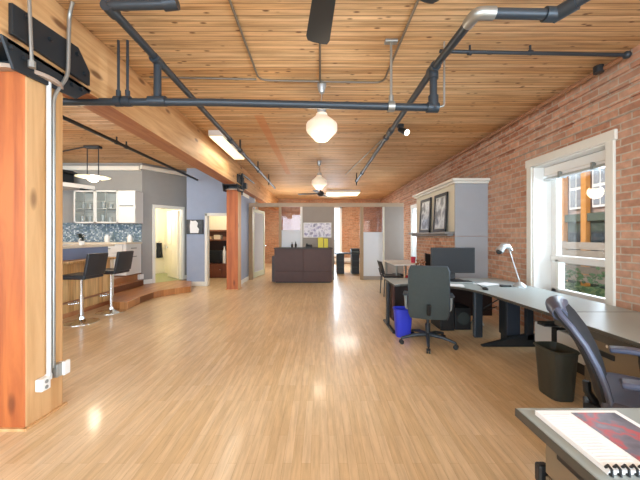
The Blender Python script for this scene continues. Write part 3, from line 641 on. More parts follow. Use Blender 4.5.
# ------------------------------------------------------------------ fireplace on the brick wall
fp = thing('fireplace', 'brick fireplace with cream overmantel and gray side', 'fireplace', (2.75, 6.75, 0), kind='thing')
X0 = 2.46
obj('brick_breast', MB().box(X0, WR, 5.66, 6.15, 0, 1.36).box(X0, WR, 7.35, 7.9, 0, 1.36).box(X0, WR, 6.15, 7.35, .95, 1.36).box(WR - .12, WR, 6.15, 7.35, 0, .95), M['brick'], fp, bev=.004)
obj('firebox', MB().box(WR - .14, WR - .12, 6.15, 7.35, 0, .95).box(X0 + .03, WR - .13, 6.15, 6.17, 0, .95).box(X0 + .03, WR - .13, 7.33, 7.35, 0, .95).box(X0 + .03, WR - .13, 6.15, 7.35, .93, .95), plain('soot_brick', '2A201C', .9), fp)
obj('hearth', MB().box(X0 - .05, X0, 5.9, 7.6, 0, .05), plain('slate', '4A4A4C', .5), fp, bev=.008)
obj('overmantel', MB().box(X0, WR, 5.66, 7.9, 1.43, 2.3), M['creamw'], fp, bev=.004)
obj('side_panel', MB().box(X0 - .005, WR, 5.63, 5.66, .0, 1.343).box(X0 - .005, WR, 5.63, 5.66, 1.35, 2.3), plain('gray_side_paint', 'A2A7AE', .6), fp, bev=.003)
obj('mantel_shelf', MB().box(X0 - .17, X0 + .12, 5.7, 8.02, 1.385, 1.43).box(X0 - .1, X0 + .02, 5.74, 7.96, 1.345, 1.385), plain('gray_mantel', '8C8A88', .5), fp, bev=.008)
obj('crown', MB().box(X0 - .05, WR, 5.58, 7.95, 2.3, 2.34).box(X0 - .09, WR, 5.54, 7.98, 2.34, 2.39), M['trimw'], fp, bev=.012)
for (ya, yb, sd, lab) in ((5.92, 6.58, 3.0, 'black framed print on the mantel nearer the desks'), (6.8, 7.48, 7.0, 'black framed print on the mantel further from the desks')):
    t = thing('framed_print', lab, 'picture', (X0 - .04, (ya + yb) / 2, 1.43), 0, 'framed prints on the mantel')
    zt = 2.26; xm = X0 - .045
    TM = Matrix.Translation((X0 - .075, 0, 1.432)) @ Matrix.Rotation(math.radians(3), 4, 'Y')
    obj('picture_frame', MB().box(0, .03, ya, ya + .06, 0, .77, TM).box(0, .03, yb - .06, yb, 0, .77, TM).box(0, .03, ya, yb, 0, .06, TM).box(0, .03, ya, yb, .71, .77, TM), M['blackp'], t, bev=.005)
    obj('mat_board', MB().box(.016, .022, ya + .04, yb - .04, .04, .73, TM), plain('pale_mat', 'B9BDB8', .6), t)
    obj('print', MB().box(.012, .016, ya + .085, yb - .085, .085, .685, TM), printed('bw_print_%d' % sd, ['14181A', '2E3438', '5E666A', 'C4CCCC', '848C90', '2A3034'], 3.2, ('Y', 'Z', None), sd), t)

# white work table behind desks with chair
wt = thing('white_work_table', 'white topped table beyond the desks by the fireplace', 'table', (2.05, 7.4, 0))
obj('tabletop', MB().box(1.66, 2.28, 6.9, 8.1, .69, .725), M['white'], wt, bev=.006)
for (x, y) in ((1.72, 6.97), (2.22, 6.97), (1.72, 8.03), (2.22, 8.03)): obj('leg', MB().cyl((x, y, 0), (x, y, .69), .022, 12), M['metalg'], wt)
rc = thing('red_cup', 'red cup on the far white table', 'cup', (2.18, 7.25, .725))
obj('cup_body', MB().lathe([(0, 0), (.045, 0), (.06, .14), (.056, .14), (.042, .01), (0, .01)], (2.18, 7.25, .725), 18), M['red'], rc, smooth=True)
obj('handle', MB().tube([(2.18, 7.195, .76), (2.18, 7.15, .79), (2.18, 7.19, .83)], .008), M['red'], rc)
for (x, y, c, lab) in ((1.92, 7.65, 'iron', 'black carton under the far white table'), (2.14, 7.25, 'red', 'red carton under the far white table')):
    o = obj('carton', MB().box(x - .1, x + .1, y - .15, y + .15, 0, .42), M[c], bev=.01); tag(o, lab, 'carton')

# ------------------------------------------------------------------ desks
DZ = .68
dk = thing('corner_desk', 'gray L-shaped desk in the corner by the fireplace', 'desk', (1.9, 4.5, 0))
Q = [(1.02, 4.95), (1.02, 4.25), (1.12, 4.32), (1.35, 4.34), (1.62, 4.26), (1.86, 4.02), (1.95, 3.72), (2.0, 2.745), (2.82, 2.745), (2.82, 4.95)]
obj('worktop', edged(MB().prism(Q, DZ - .03, DZ)), [M['laminate'], M['edge']], dk, bev=.006)
obj('modesty_panel', MB().box(1.08, 2.7, 4.86, 4.88, .1, DZ - .03), M['espr'], dk, bev=.003)
obj('end_panel', MB().box(1.06, 1.085, 4.5, 4.88, .12, DZ - .03), M['dbrown'], dk)
def cleg(t, x0, x1, y, mat='iron'):
    """T-foot leg: wedge foot along x, upright at the x1 end"""
    P = [(x0, 0), (x1, 0), (x1, .16), (x1 - .1, .15), (x0 + .02, .022), (x0, .015)]
    mt = Matrix(((1, 0, 0, 0), (0, 0, 1, y - .03), (0, 1, 0, 0), (0, 0, 0, 1)))
    lg = obj('leg', MB().prism(P, 0, .06, mt).box(x1 - .1, x1 - .02, y - .03, y + .03, .08, DZ - .06).box(x0 + .1, x1, y - .02, y + .02, DZ - .07, DZ - .03), M[mat], t, bev=.006)
    return lg
cleg(dk, 1.98, 2.62, 3.8)
obj('leg', MB().box(1.0, 1.05, 4.28, 4.92, 0, .03).box(1.0, 1.04, 4.62, 4.72, .03, DZ - .03), M['iron'], dk, bev=.008)
obj('corner_leg', MB().box(2.04, 2.16, 4.1, 4.16, .0, DZ - .03), M['pipe'], dk, bev=.02)
obj('cable_tray', MB().box(2.1, 2.75, 2.9, 3.0, .5, .53).box(2.66, 2.7, 2.9, 4.6, .42, .6), M['blackp'], dk, bev=.004)
db = thing('wall_desk', 'gray desk along the brick wall beside the swivel chair with arms', 'desk', (2.4, 2.0, 0))
obj('worktop', edged(MB().box(2.0, 2.82, 1.222, 2.735, DZ - .03, DZ)), [M['laminate'], M['edge']], db, bev=.006)
obj('apron', MB().box(2.04, 2.06, 1.24, 2.7, DZ - .1, DZ - .03), M['edge'], db, bev=.004)
cleg(db, 2.3, 2.75, 2.6)
nd = thing('foreground_desk', 'gray desk nearest the viewer holding the brochure', 'desk', (1.5, .75, 0))
obj('worktop', MB().box(.768, 2.82, .2, 1.215, DZ - .032, DZ - .002), M['laminate'], nd, bev=.005)
obj('edge_band', MB().box(.764, .7675, .2, 1.215, DZ - .034, DZ - .004), M['edge'], nd)
fc = thing('file_pedestal', 'taupe steel file pedestal under the nearest desk', 'cabinet', (1.05, .75, 0))
obj('shell', MB().box(.83, 1.3, .3, 1.13, .03, DZ - .036), M['taupem'], fc, bev=.004)
obj('plinth', MB().box(.85, 1.28, .32, 1.1, 0, .03), M['blackp'], fc)
for (z0, z1) in ((.5, .63), (.27, .49), (.05, .26)):
    d = obj('drawer', MB().box(.81, .83, .34, 1.115, z0, z1), M['taupem'], fc, bev=.004)
    obj('handle', MB().box(.8, .812, .72, 1.05, z1 - .035, z1 - .012), M['blackp'], d, bev=.003)
obj('side_grip', MB().box(.8, .84, 1.13, 1.16, .44, .51), M['blackp'], fc, bev=.008)
lc = thing('lateral_file', 'taupe steel lateral file under the wall desk', 'cabinet', (2.4, 1.9, 0))
obj('shell', MB().box(2.16, 2.68, 1.35, 2.52, .03, DZ - .11), M['taupem'], lc, bev=.004)
obj('plinth', MB().box(2.18, 2.66, 1.37, 2.5, 0, .03), M['blackp'], lc)
for (z0, z1) in ((.32, .56), (.05, .31)):
    d = obj('drawer', MB().box(2.14, 2.16, 1.36, 2.51, z0, z1), M['taupem'], lc, bev=.004)
    for y in (1.5, 2.25): obj('handle', MB().box(2.13, 2.142, y, y + .17, z1 - .12, z1 - .08), M['blackp'], d, bev=.003)
obj('lock', MB().cyl((2.13, 2.3, .53), (2.15, 2.3, .53), .012), M['chrome'], lc)

# brochure on the near desk
br = thing('brochure', 'white printed brochure with comb binding on the nearest desk', 'brochure', (.96, 1.0, DZ - .002))
pg = MB()
for k in range(4): pg.box(.808 + .002 * k, 1.112 + .003 * k, .872, 1.165 + .003 * k, DZ - .0015 + .0028 * k, DZ + .001 + .0028 * k)
obj('pages', pg, M['paper'], br)
zt = DZ + .0095
obj('print', MB().box(.937, 1.1, .885, 1.158, zt, zt + .0008), printed('brochure_photo', ['3C3A46', '56545F', '62606C', '6E6C78', 'B84A50', '706E7A', '8A8894', 'D6D6DC'], 11, ('X', 'Y', None), 4.2), br)
tx = MB(); random.seed(2)
for k in range(17):
    y = 1.142 - k * .0145; tx.box(.825, .825 + random.uniform(.07, .095), y, y + .005, zt, zt + .0006)
obj('text_block', tx, M['ptext'], br)
cb = MB()
for k in range(13): x = .815 + k * .024; cb.tube([(x, .885, zt), (x, .877, zt + .012), (x, .866, zt + .008), (x, .864, DZ), (x, .872, DZ - .0)], .004, 6)
obj('comb_binding', cb, M['blackp'], br)
# desk lamp
lx, ly = 2.64, 4.1
dl = thing('desk_lamp', 'silver desk lamp bent over the desk in front of the brick', 'desk lamp', (lx, ly, DZ))
obj('base', MB().lathe([(0, 0), (.08, 0), (.08, .015), (.045, .05), (.018, .065), (0, .065)], (lx, ly, DZ), 28), M['silver'], dl, smooth=True)
obj('arm', MB().tube([(lx, ly, DZ + .06), (lx - .16, ly - .02, 1.2)], .008), M['silver'], dl, smooth=True)
obj('shade', MB().tube([(lx - .12, ly - .02, 1.16), (lx - .17, ly - .03, 1.215), (lx - .24, ly - .04, 1.215), (lx - .3, ly - .05, 1.15)], [.02, .034, .044, .05], 18), M['silver'], dl, smooth=True)
obj('bulb_housing', MB().ball((lx - .3, ly - .05, 1.145), .036), M['blackp'], dl, smooth=True)
ph = thing('cordless_phone', 'small black handset lying beside the desk lamp', 'telephone', (2.46, 4.12, DZ))
obj('body', MB().box(2.38, 2.52, 4.07, 4.12, DZ, DZ + .025), M['blackp'], ph, bev=.008)
obj('keypad', MB().box(2.42, 2.5, 4.08, 4.11, DZ + .024, DZ + .028), M['metalg'], ph)
# monitor, keyboard, papers
mn = thing('monitor', 'wide black monitor standing on the corner desk', 'monitor', (1.98, 4.7, DZ))
MT = Matrix.Translation((2.01, 4.68, 0)) @ Matrix.Rotation(math.radians(-3), 4, 'Z')
obj('housing', MB().box(-.325, .325, 0, .045, .79, 1.175, MT), M['blackp'], mn, bev=.008)
obj('screen', MB().box(-.305, .305, -.004, .002, .815, 1.158, MT), M['screen'], mn)
obj('stand', MB().box(-.04, .04, .02, .06, DZ + .01, .9, MT).box(-.13, .13, -.09, .12, DZ, DZ + .015, MT), M['blackp'], mn, bev=.006)
kb = thing('keyboard', 'gray keyboard in front of the wide monitor', 'keyboard', (1.95, 4.42, DZ))
obj('body', MB().box(1.75, 2.17, 4.38, 4.52, DZ, DZ + .02), M['metalg'], kb, bev=.005)
ky_ = MB()
for r in range(4):
    for c in range(14): ky_.box(1.765 + c * .0285, 1.787 + c * .0285, 4.39 + r * .031, 4.413 + r * .031, DZ + .02, DZ + .027)
obj('keys', ky_, M['blackp'], kb)
ms = thing('computer_mouse', 'black mouse at the inner corner of the gray desk', 'mouse', (2.06, 3.86, DZ))
obj('shell', MB().ball((2.06, 3.86, DZ + .012), .04, (.75, 1.3, .55)), M['blackp'], ms, smooth=True)
obj('cable', MB().tube([(2.06, 3.91, DZ + .01), (2.12, 4.05, DZ + .005), (2.2, 4.4, DZ + .005)], .004, 6, bend=.05), M['blackp'], ms)
for k, (x, y, a, lab) in enumerate(((1.66, 4.45, .2, 'white sheet of paper on the corner desk beside the swivel chair back'), (1.8, 4.22, -.3, 'blue white sheet on the front edge of the corner desk'), (2.3, 4.3, .5, 'white sheet between keyboard and desk lamp'))):
    PM = Matrix.Translation((x, y, DZ)) @ Matrix.Rotation(a, 4, 'Z')
    o = obj('paper_sheet', MB().box(-.14, .14, -.1, .1, .0005 + .001 * k, .005 + .001 * k, PM), M['paper']); tag(o, lab, 'paper')
fg = thing('dried_flower_vase', 'dark vase with dried brown flowers beside the monitor', 'vase', (1.54, 4.72, DZ))
obj('vase_body', MB().lathe([(0, 0), (.035, 0), (.05, .05), (.028, .1), (.032, .12), (0, .12)], (1.54, 4.72, DZ), 18), M['blackp'], fg, smooth=True)
fm = MB(); random.seed(8)
for k in range(14):
    a = random.uniform(0, 6.28); r = random.uniform(.02, .075); z = random.uniform(.2, .3)
    p = (1.54 + r * math.cos(a), 4.72 + r * math.sin(a), DZ + z); fm.tube([(1.54, 4.72, DZ + .11), p], .003, 5); fm.ball(p, .02, (1, 1, .8), 8)
obj('flowers', fm, plain('dried_brown', '7A4A2C', .8, var=.3), fg)
# under desk
pc = thing('computer_tower', 'black computer tower hanging under the gray desk', 'computer', (2.42, 4.0, 0))
obj('case', MB().box(2.34, 2.52, 3.9, 4.06, .09, .56), M['iron'], pc, bev=.008)
obj('front_bezel', MB().box(2.35, 2.51, 3.885, 3.9, .11, .54), plain('dark_slate', '343C48', .4), pc, bev=.004)
obj('hanger', MB().box(2.34, 2.52, 3.96, 4.01, .56, DZ - .03).box(2.36, 2.5, 3.92, 4.05, .0, .09), M['iron'], pc)
p2 = thing('computer_tower', 'black computer tower standing on the floor below the wide monitor', 'computer', (1.85, 4.6, 0))
obj('case', MB().box(1.72, 1.92, 4.42, 4.82, 0, .45), M['iron'], p2, bev=.008)
obj('front_bezel', MB().box(1.73, 1.91, 4.405, 4.42, .02, .43), M['blackp'], p2, bev=.004)
sw = thing('subwoofer', 'squat black speaker box on the floor behind the desk leg', 'speaker', (2.05, 4.6, 0))
obj('cabinet', MB().box(1.94, 2.17, 4.45, 4.78, 0, .32), M['blackp'], sw, bev=.012)
obj('grille', MB().cyl((2.055, 4.45, .17), (2.055, 4.435, .17), .09, 24), M['mesh'], sw)
for k, pts in enumerate((((2.3, 4.5, .62), (2.26, 4.35, .2), (2.4, 4.55, .04)), ((2.2, 4.5, .6), (2.3, 4.4, .35), (2.22, 4.6, .03)), ((2.6, 4.2, .6), (2.2, 4.35, .28), (2.62, 4.6, .3)))):
    o = obj('cable', MB().tube(pts, .008, 8, bend=.2), M[('paper', 'metalg', 'blackp')[k]], smooth=True)
    tag(o, ('white cable looping below the corner desk', 'gray cable hanging below the corner desk', 'black cable sagging below the corner desk')[k], 'cable')
wh = thing('white_machine', 'long white vented machine with dark strap under the desk', 'machine', (2.55, 3.2, 0))
obj('body', MB().box(2.5, 2.72, 2.86, 3.62, .12, .36), M['cabinetw'], wh, bev=.015)
obj('foot', MB().box(2.55, 2.67, 2.92, 3.56, 0, .12), M['blackp'], wh)
obj('strap', MB().box(2.49, 2.73, 3.27, 3.34, .11, .37), M['blackp'], wh, bev=.006)
vt = MB()
for k in range(5): vt.box(2.52, 2.7, 2.9 + k * .07, 2.93 + k * .07, .358, .364)
obj('vent', vt, M['metalg'], wh)
obj('button_panel', MB().box(2.52, 2.7, 3.45, 3.56, .358, .364), M['padblue'], wh)

# bins
def bin_(name, label, x, y, rt, rb, h, m, rect=None):
    t = thing(name, label, 'waste bin', (x, y, 0))
    def rr(a, b, z, n=24, e=5):
        out = []
        for k in range(n):
            c, s_ = math.cos(2 * PI * k / n), math.sin(2 * PI * k / n); q = (abs(c) ** e + abs(s_) ** e) ** (-1 / e)
            out.append((x + a * c * q, y + b * s_ * q, z))
        return out
    mb = MB(); e = 4
    rings = [rr(rb[0] * .98, rb[1] * .98, 0, e=e), rr(rb[0], rb[1], .01, e=e), rr(rt[0], rt[1], h, e=e), rr(rt[0] - .008, rt[1] - .008, h, e=e), rr(rb[0] - .008, rb[1] - .008, .02, e=e)]
    V = [[mb.bm.verts.new(p) for p in r] for r in rings]
    for a, b in zip(V, V[1:]):
        for k in range(24): mb.bm.faces.new((a[k], a[(k + 1) % 24], b[(k + 1) % 24], b[k]))
    mb.bm.faces.new(V[0][::-1]); mb.bm.faces.new(V[-1])
    obj('bucket', mb, M[m], t, smooth=True)
    ri = MB(); P = rr(rt[0] + .004, rt[1] + .004, h - .01, e=e); ri.tube(P + [P[0], P[1]], .008, 6)
    obj('rim', ri, M[m], t, smooth=True)
    return t
bin_('blue_waste_bin', 'bright blue waste bin beside the swivel chair', 1.12, 4.19, (.12, .1), (.095, .08), .38, 'bin_blue')
bin_('waste_bin', 'dark gray waste bin in front of the white machine', 2.0, 2.63, (.115, .14), (.09, .115), .41, 'bin_dark')

# ------------------------------------------------------------------ chairs
def base5(t, r, ang=0.0):
    hb = MB().cyl((0, 0, .09), (0, 0, .26), .03).cyl((0, 0, .2), (0, 0, .42), .018)
    obj('gas_column', hb, M['iron'], t, smooth=True, local=True)
    for k in range(5):
        a = ang + k * 2 * PI / 5; c, s_ = math.cos(a), math.sin(a)
        lg = obj('leg', MB().tube([(c * .02, s_ * .02, .12), (c * r * .5, s_ * r * .5, .115), (c * r, s_ * r, .075)], [.026, .022, .015], 10), M['pipe'], t, smooth=True, local=True)
        cs = MB().cyl((c * r - s_ * .022, s_ * r + c * .022, .028), (c * r - s_ * .006, s_ * r + c * .006, .028), .028).cyl((c * r + s_ * .022, s_ * r - c * .022, .028), (c * r + s_ * .006, s_ * r - c * .006, .028), .028).cyl((c * r, s_ * r, .03), (c * r, s_ * r, .08), .01)
        obj('caster', cs, M['blackp'], lg, smooth=True, local=True)
def round_sheet(w, h, n=12, m=12, e=7):
    """grid of (u,v) covering a rounded rectangle"""
    g = []
    for i in range(n):
        v = -1 + 2 * i / (n - 1); row = []
        wv = (1 - abs(v) ** e) ** (1 / e) if abs(v) < 1 else .0
        wv = max(wv, .88)
        for j in range(m): row.append((w / 2 * wv * (-1 + 2 * j / (m - 1)), h / 2 * v))
        g.append(row)
    return g
def swivel_chair(label, loc, rz):
    t = thing('swivel_chair', label, 'office chair', loc, rz)
    base5(t, .33, math.radians(-91))
    obj('seat', MB().sheet([[(x, y + .02, .475 + .02 * (abs(x) / .24) ** 2 - .03 * max(0, (y - .1) / .14)) for (x, y) in row] for row in round_sheet(.48, .46)], .06), M['fabric'], t, bev=.015, smooth=True, local=True)
    obj('seat_pan', MB().box(-.1, .1, -.12, .12, .4, .45), M['blackp'], t, bev=.01, local=True)
    G = [[(x, -.25 - .03 * math.cos(z / .3 * PI / 2) + .045 * (x / .24) ** 2 + .02 - .04 * max(0, z) / .28, .68 + z) for (x, z) in row] for row in round_sheet(.45, .63, e=12)]
    bk = obj('backrest', MB().sheet(G, .03), M['mesh'], t, bev=.008, smooth=True, local=True)
    P = [G[i][-1] for i in range(len(G))][:-1] + G[-1][::-1] + [G[i][0] for i in range(len(G))][::-1][1:]
    obj('rim', MB().tube([(a, b - .004, c) for (a, b, c) in P], .01, 8), M['pipe'], bk, smooth=True, local=True, label='thin gray rim')
    obj('back_spine', MB().tube([(0, -.08, .41), (0, -.27, .42), (0, -.31, .55)], .022, 8, bend=.06), M['blackp'], t, smooth=True, local=True)
    for s_ in (-1, 1):
        ar = obj('arm_post', MB().tube([(s_ * .2, -.02, .43), (s_ * .26, -.02, .44), (s_ * .27, 0, .61)], .018, 8, bend=.05), M['metalg'], t, smooth=True, local=True)
        obj('arm_pad', MB().box(s_ * .27 - .03, s_ * .27 + .03, -.12, .12, .61, .635), M['pipe'], ar, bev=.012, local=True)
    return t
swivel_chair('gray mesh back swivel chair facing the wide monitor', (1.35, 3.88, 0), math.radians(-17))

def arm_chair(label, loc, rz):
    t = thing('executive_chair', label, 'office chair', loc, rz)
    base5(t, .31, .2)
    obj('seat', MB().sheet([[(x, y + .02, .455 + .03 * (abs(x) / .25) ** 2 - .03 * max(0, (y - .1) / .14)) for (x, y) in row] for row in round_sheet(.52, .5)], .08), M['padblue'], t, bev=.02, smooth=True, local=True)
    obj('seat_pan', MB().box(-.12, .12, -.14, .14, .36, .42), M['blackp'], t, bev=.01, local=True)
    prof = [(-.2, .4), (-.235, .5), (-.255, .59), (-.285, .68), (-.33, .78), (-.385, .865), (-.43, .92), (-.45, .95)]
    W = [.40, .44, .46, .47, .48, .47, .45, .40]
    G = [[(-W[i] / 2 + W[i] * j / 8, y + .035 * (abs(j - 4) / 4) ** 2, z) for j in range(9)] for i, (y, z) in enumerate(prof)]
    bk = obj('backrest', MB().sheet(G, .045), M['fabric'], t, bev=.012, smooth=True, local=True)
    obj('head_roll', MB().tube([(-.2, -.40, .92), (-.1, -.42, .935), (0, -.43, .94), (.1, -.42, .935), (.2, -.40, .92)], [.035, .045, .047, .045, .035], 14), M['padblue'], bk, smooth=True, local=True, label='slate blue padded top roll')
    for s_ in (-1, 1):
        P = [(s_ * (W[i] / 2 + .004), y + .037, z) for i, (y, z) in enumerate(prof)]
        obj('rim', MB().tube(P, .014, 8), M['padblue'], bk, smooth=True, local=True, label='slate blue edge roll')
    obj('back_spine', MB().box(-.05, .05, -.3, -.05, .37, .41).tube([(0, -.24, .4), (0, -.28, .46), (0, -.285, .52)], .02), M['blackp'], t, bev=.006, local=True)
    for s_ in (-1, 1):
        ar = obj('arm_post', MB().tube([(s_ * .2, 0, .41), (s_ * .29, 0, .43), (s_ * .3, -.02, .6), (s_ * .29, -.02, .63)], .022, 8, bend=.06), M['blackp'], t, smooth=True, local=True)
        obj('arm_pad', MB().sheet([[(s_ * .29 + (j - 2) * .02, -.17 + .23 * i / 6, .645 + .012 * math.sin(i / 6 * PI)) for j in range(5)] for i in range(7)], .03), M['padblue'], ar, bev=.01, smooth=True, local=True, label='slate blue arm pad')
    return t
arm_chair('dark high back armchair on casters at the wall desk', (1.75, 1.6, 0), math.radians(-129))

def side_chair(label, loc, rz):
    t = thing('side_chair', label, 'chair', loc, rz)
    obj('seat', MB().box(-.22, .22, -.2, .22, .42, .46), M['leather'], t, bev=.015, local=True)
    G = [[(-.21 + .42 * j / 6, -.22 - .07 * (i / 6) ** 1.5 + .03 * (abs(j - 3) / 3) ** 2, .5 + .28 * i / 6) for j in range(7)] for i in range(7)]
    obj('backrest', MB().sheet(G, .03), M['leather'], t, bev=.008, smooth=True, local=True)
    for sx in (-1, 1):
        for y in (-.18, .19): obj('leg', MB().cyl((sx * .19, y, .43), (sx * .21, y * 1.1, 0), .013, 10), M['iron'], t, local=True)
        obj('back_post', MB().tube([(sx * .17, -.2, .44), (sx * .17, -.24, .6)], .012, 8), M['iron'], t, local=True)
    return t
side_chair('black side chair pulled up to the far white table', (1.62, 7.1, 0), math.radians(-90))

# ------------------------------------------------------------------ pipes
def fit(t, name, pts, r, m='pipe'): return obj(name, MB().tube(pts, r, 14), M[m], t, smooth=True)
cp = thing('sprinkler_cross_main', 'dark sprinkler pipe crossing the room below the beam', 'pipe', (0, 2.9, 2.57))
obj('pipe_run', MB().tube([(-6.2, 2.9, 2.625), (-1.0, 2.9, 2.6), (1.06, 2.9, 2.55), (1.06, 2.9, 2.9)], .034, 16, bend=.05), M['pipe'], cp, smooth=True)
for p, q in (((1.0, 2.9, 2.552), (1.105, 2.9, 2.55)), ((1.06, 2.9, 2.53), (1.06, 2.9, 2.66)), ((1.06, 2.9, 2.82), (1.06, 2.9, 2.9)), ((-1.6, 2.9, 2.612), (-1.44, 2.9, 2.61))): fit(cp, 'fitting', [p, q], .047)
fit(cp, 'riser', [(-1.52, 2.9, 2.6), (-1.52, 2.9, 2.97)], .034)
lp = thing('sprinkler_branch_by_beam', 'dark sprinkler pipe running along the room beside the beam', 'pipe', (-1.52, 6, 2.99))
obj('pipe_run', MB().tube([(-1.09, 2.22, 3.01), (-1.52, 2.22, 3.0), (-1.52, 10.4, 2.96)], .034, 16, bend=.05), M['pipe'], lp, smooth=True)
for p, q in (((-1.12, 2.22, 3.01), (-1.02, 2.22, 3.02)), ((-1.52, 2.2, 2.997), (-1.52, 2.3, 2.997)), ((-1.52, 2.83, 2.985), (-1.52, 2.97, 2.985)), ((-1.52, 5.2, 2.975), (-1.52, 5.32, 2.975))): fit(lp, 'fitting', [p, q], .045)
rp = thing('sprinkler_branch_by_brick', 'dark sprinkler pipe running along the room nearer the brick wall', 'pipe', (1.06, 5, 2.9))
obj('pipe_run', MB().tube([(1.9, 1.6, 2.9), (1.6, 2.1, 2.85), (1.06, 2.1, 2.86), (1.06, 2.9, 2.915), (1.06, 9.1, 2.95)], .034, 16, bend=.06), M['pipe'], rp, smooth=True)
obj('fitting', MB().tube([(1.06, 2.22, 2.868), (1.06, 2.1, 2.86), (1.18, 2.1, 2.858)], .042, 14, bend=.05), M['galv'], rp, smooth=True)
for p, q in (((1.52, 2.1, 2.852), (1.6, 2.1, 2.85)), ((1.59, 2.12, 2.85), (1.66, 2.0, 2.86)), ((1.06, 2.83, 2.91), (1.06, 2.97, 2.915)), ((1.06, 4.6, 2.925), (1.06, 4.75, 2.926)), ((1.06, 4.95, 2.926), (1.06, 5.03, 2.927)), ((1.06, 7.8, 2.94), (1.06, 7.92, 2.94))): fit(rp, 'fitting', [p, q], .047)
kpipe = thing('kitchen_sprinkler_pipe', 'black pipe running over the bar towards the doorways', 'pipe', (-3.28, 5, 2.85))
obj('pipe_run', MB().tube([(-3.28, 2.2, 2.87), (-3.28, 8.3, 2.85)], .026, 12), M['iron'], kpipe, smooth=True)
for y in (5.0, 5.25): obj('hanger', MB().cyl((-3.28, y, 2.86), (-3.28, y, 2.95), .012, 8), M['iron'], kpipe)
for y in (5.0, 5.25): obj('clamp', MB().cyl((-3.28, y - .02, 2.86), (-3.28, y + .02, 2.86), .034), M['iron'], kpipe)
def hanger(x, y, zb, zt, label, m='galv', cap=True):
    t = thing('hanger_rod', label, 'hanger', (x, y, zt), 0)
    obj('rod', MB().cyl((x, y, zb), (x, y, zt), .012, 8), M[m], t)
    obj('clamp', MB().cyl((x - .03, y, zb), (x + .03, y, zb), .048, 16).cyl((x, y, zb), (x, y, zb + .1), .022, 10), M[m], t, smooth=True)
    if cap: obj('ceiling_plate', MB().box(x - .06, x + .06, y - .03, y + .03, zt - .025, zt), M[m], t, bev=.004)
hanger(.665, 2.9, 2.56, CEIL, 'galvanised hanger rod holding the cross pipe near its elbow')
hanger(-1.885, 2.9, 2.61, CEIL, 'dark hanger rod on the cross pipe closest to the beam', 'pipe', False)
hanger(-1.8, 2.9, 2.61, CEIL, 'dark hanger rod on the cross pipe, second from the beam', 'pipe', False)
tag(obj('support_rod', MB().tube([(1.17, 2.92, CEIL), (1.17, 2.92, 2.58), (1.1, 2.92, 2.56)], .01, 8, bend=.02), M['galv']), 'thin support rod beside the cross pipe elbow', 'rod')
for k, (x, y, z0, lab) in enumerate(((-1.52, 5.9, 2.94, 'short black drop beside the ceiling light near the beam'), (-1.52, 7.6, 2.9, 'short black drop on the beam side pipe above the orange post'), (-1.52, 9.2, 2.86, 'short black drop on the beam side pipe at the glass partition'), (1.06, 9.0, 2.82, 'thin black drop at the end of the brick side pipe'))):
    t = thing('pipe_drop', lab, 'pipe', (x, y, CEIL))
    obj('rod', MB().cyl((x, y, z0), (x, y, CEIL), .016, 10), M['iron'], t)
    obj('clamp', MB().cyl((x, y - .025, 2.975 if x < 0 else 2.95), (x, y + .025, 2.975 if x < 0 else 2.95), .046, 14), M['iron'], t)
t = thing('beam_conduit', 'gray vertical conduits on the far end of the beam', 'conduit', (-1.99, 7.9, 2.4))
obj('conduit_run', MB().tube([(-2.0, 7.95, 2.4), (-2.0, 7.95, 2.95), (-2.0, 9.4, 2.95)], .022, 10, bend=.06), M['pipe'], t, smooth=True)
obj('junction_box', MB().box(-2.04, -1.94, 8.15, 8.3, 2.6, 2.75), M['pipe'], t, bev=.008)
# small pipes along ceiling and brick wall
bp = thing('thin_cross_pipe', 'thin dark pipe across the ceiling to the brick wall', 'pipe', (2.0, 2.98, 3.09))
obj('pipe_run', MB().tube([(1.15, 2.98, 3.125), (2.95, 2.98, 3.09)], .017, 10), M['pipe'], bp, smooth=True)
for x in (1.44, 2.02): obj('clip', MB().cyl((x, 2.98, 3.1), (x, 2.98, CEIL), .01, 8).cyl((x - .018, 2.98, 3.115), (x + .018, 2.98, 3.11), .024, 12), M['pipe'], bp)
obj('elbow', MB().ball((2.95, 2.98, 3.09), .036), M['pipe'], bp, smooth=True)
wp = thing('brick_wall_pipe', 'brown pipe along the top of the brick wall', 'pipe', (2.95, 6, 3.08))
obj('pipe_run', MB().tube([(2.95, 2.98, 3.09), (2.95, 15.2, 3.06)], .024, 12), M['rust'], wp, smooth=True)
for y in (4.2, 5.5, 7.0): obj('strap', MB().cyl((2.95, y - .02, 3.08), (2.95, y + .02, 3.08), .032, 12).box(2.95, WR, y - .012, y + .012, 3.07, 3.09), M['rust'], wp)
obj('junction_box', MB().cyl((2.92, 3.25, 3.13), (2.92, 3.25, 3.06), .045, 14), M['iron'], wp)
for nm, pts, lab in (('ceiling_conduit', [(-.68, .8, 3.168), (-.71, 3.62, 3.168), (.75, 3.68, 3.168), (.76, 1.0, 3.168)], 'gray conduit looping around the first globe pendant'),
                     ('ceiling_conduit', [(-1.95, 3.55, 3.168), (-.74, 3.6, 3.168)], 'thin conduit from the beam to the conduit loop'),
                     ('ceiling_conduit', [(0, 1.9, 3.168), (0, 3.7, 3.168)], 'thin conduit between nearest fan and first globe pendant')):
    tag(obj(nm, MB().tube(pts, .011, 8, bend=.12), M['conduit'], smooth=True), lab, 'conduit')
tag(obj('ceiling_conduit', MB().tube([(1.2, 5.6, 3.168), (.75, 9.2, 3.168)], .01, 8), M['galv'], smooth=True), 'thin conduit behind the black spotlight', 'conduit')
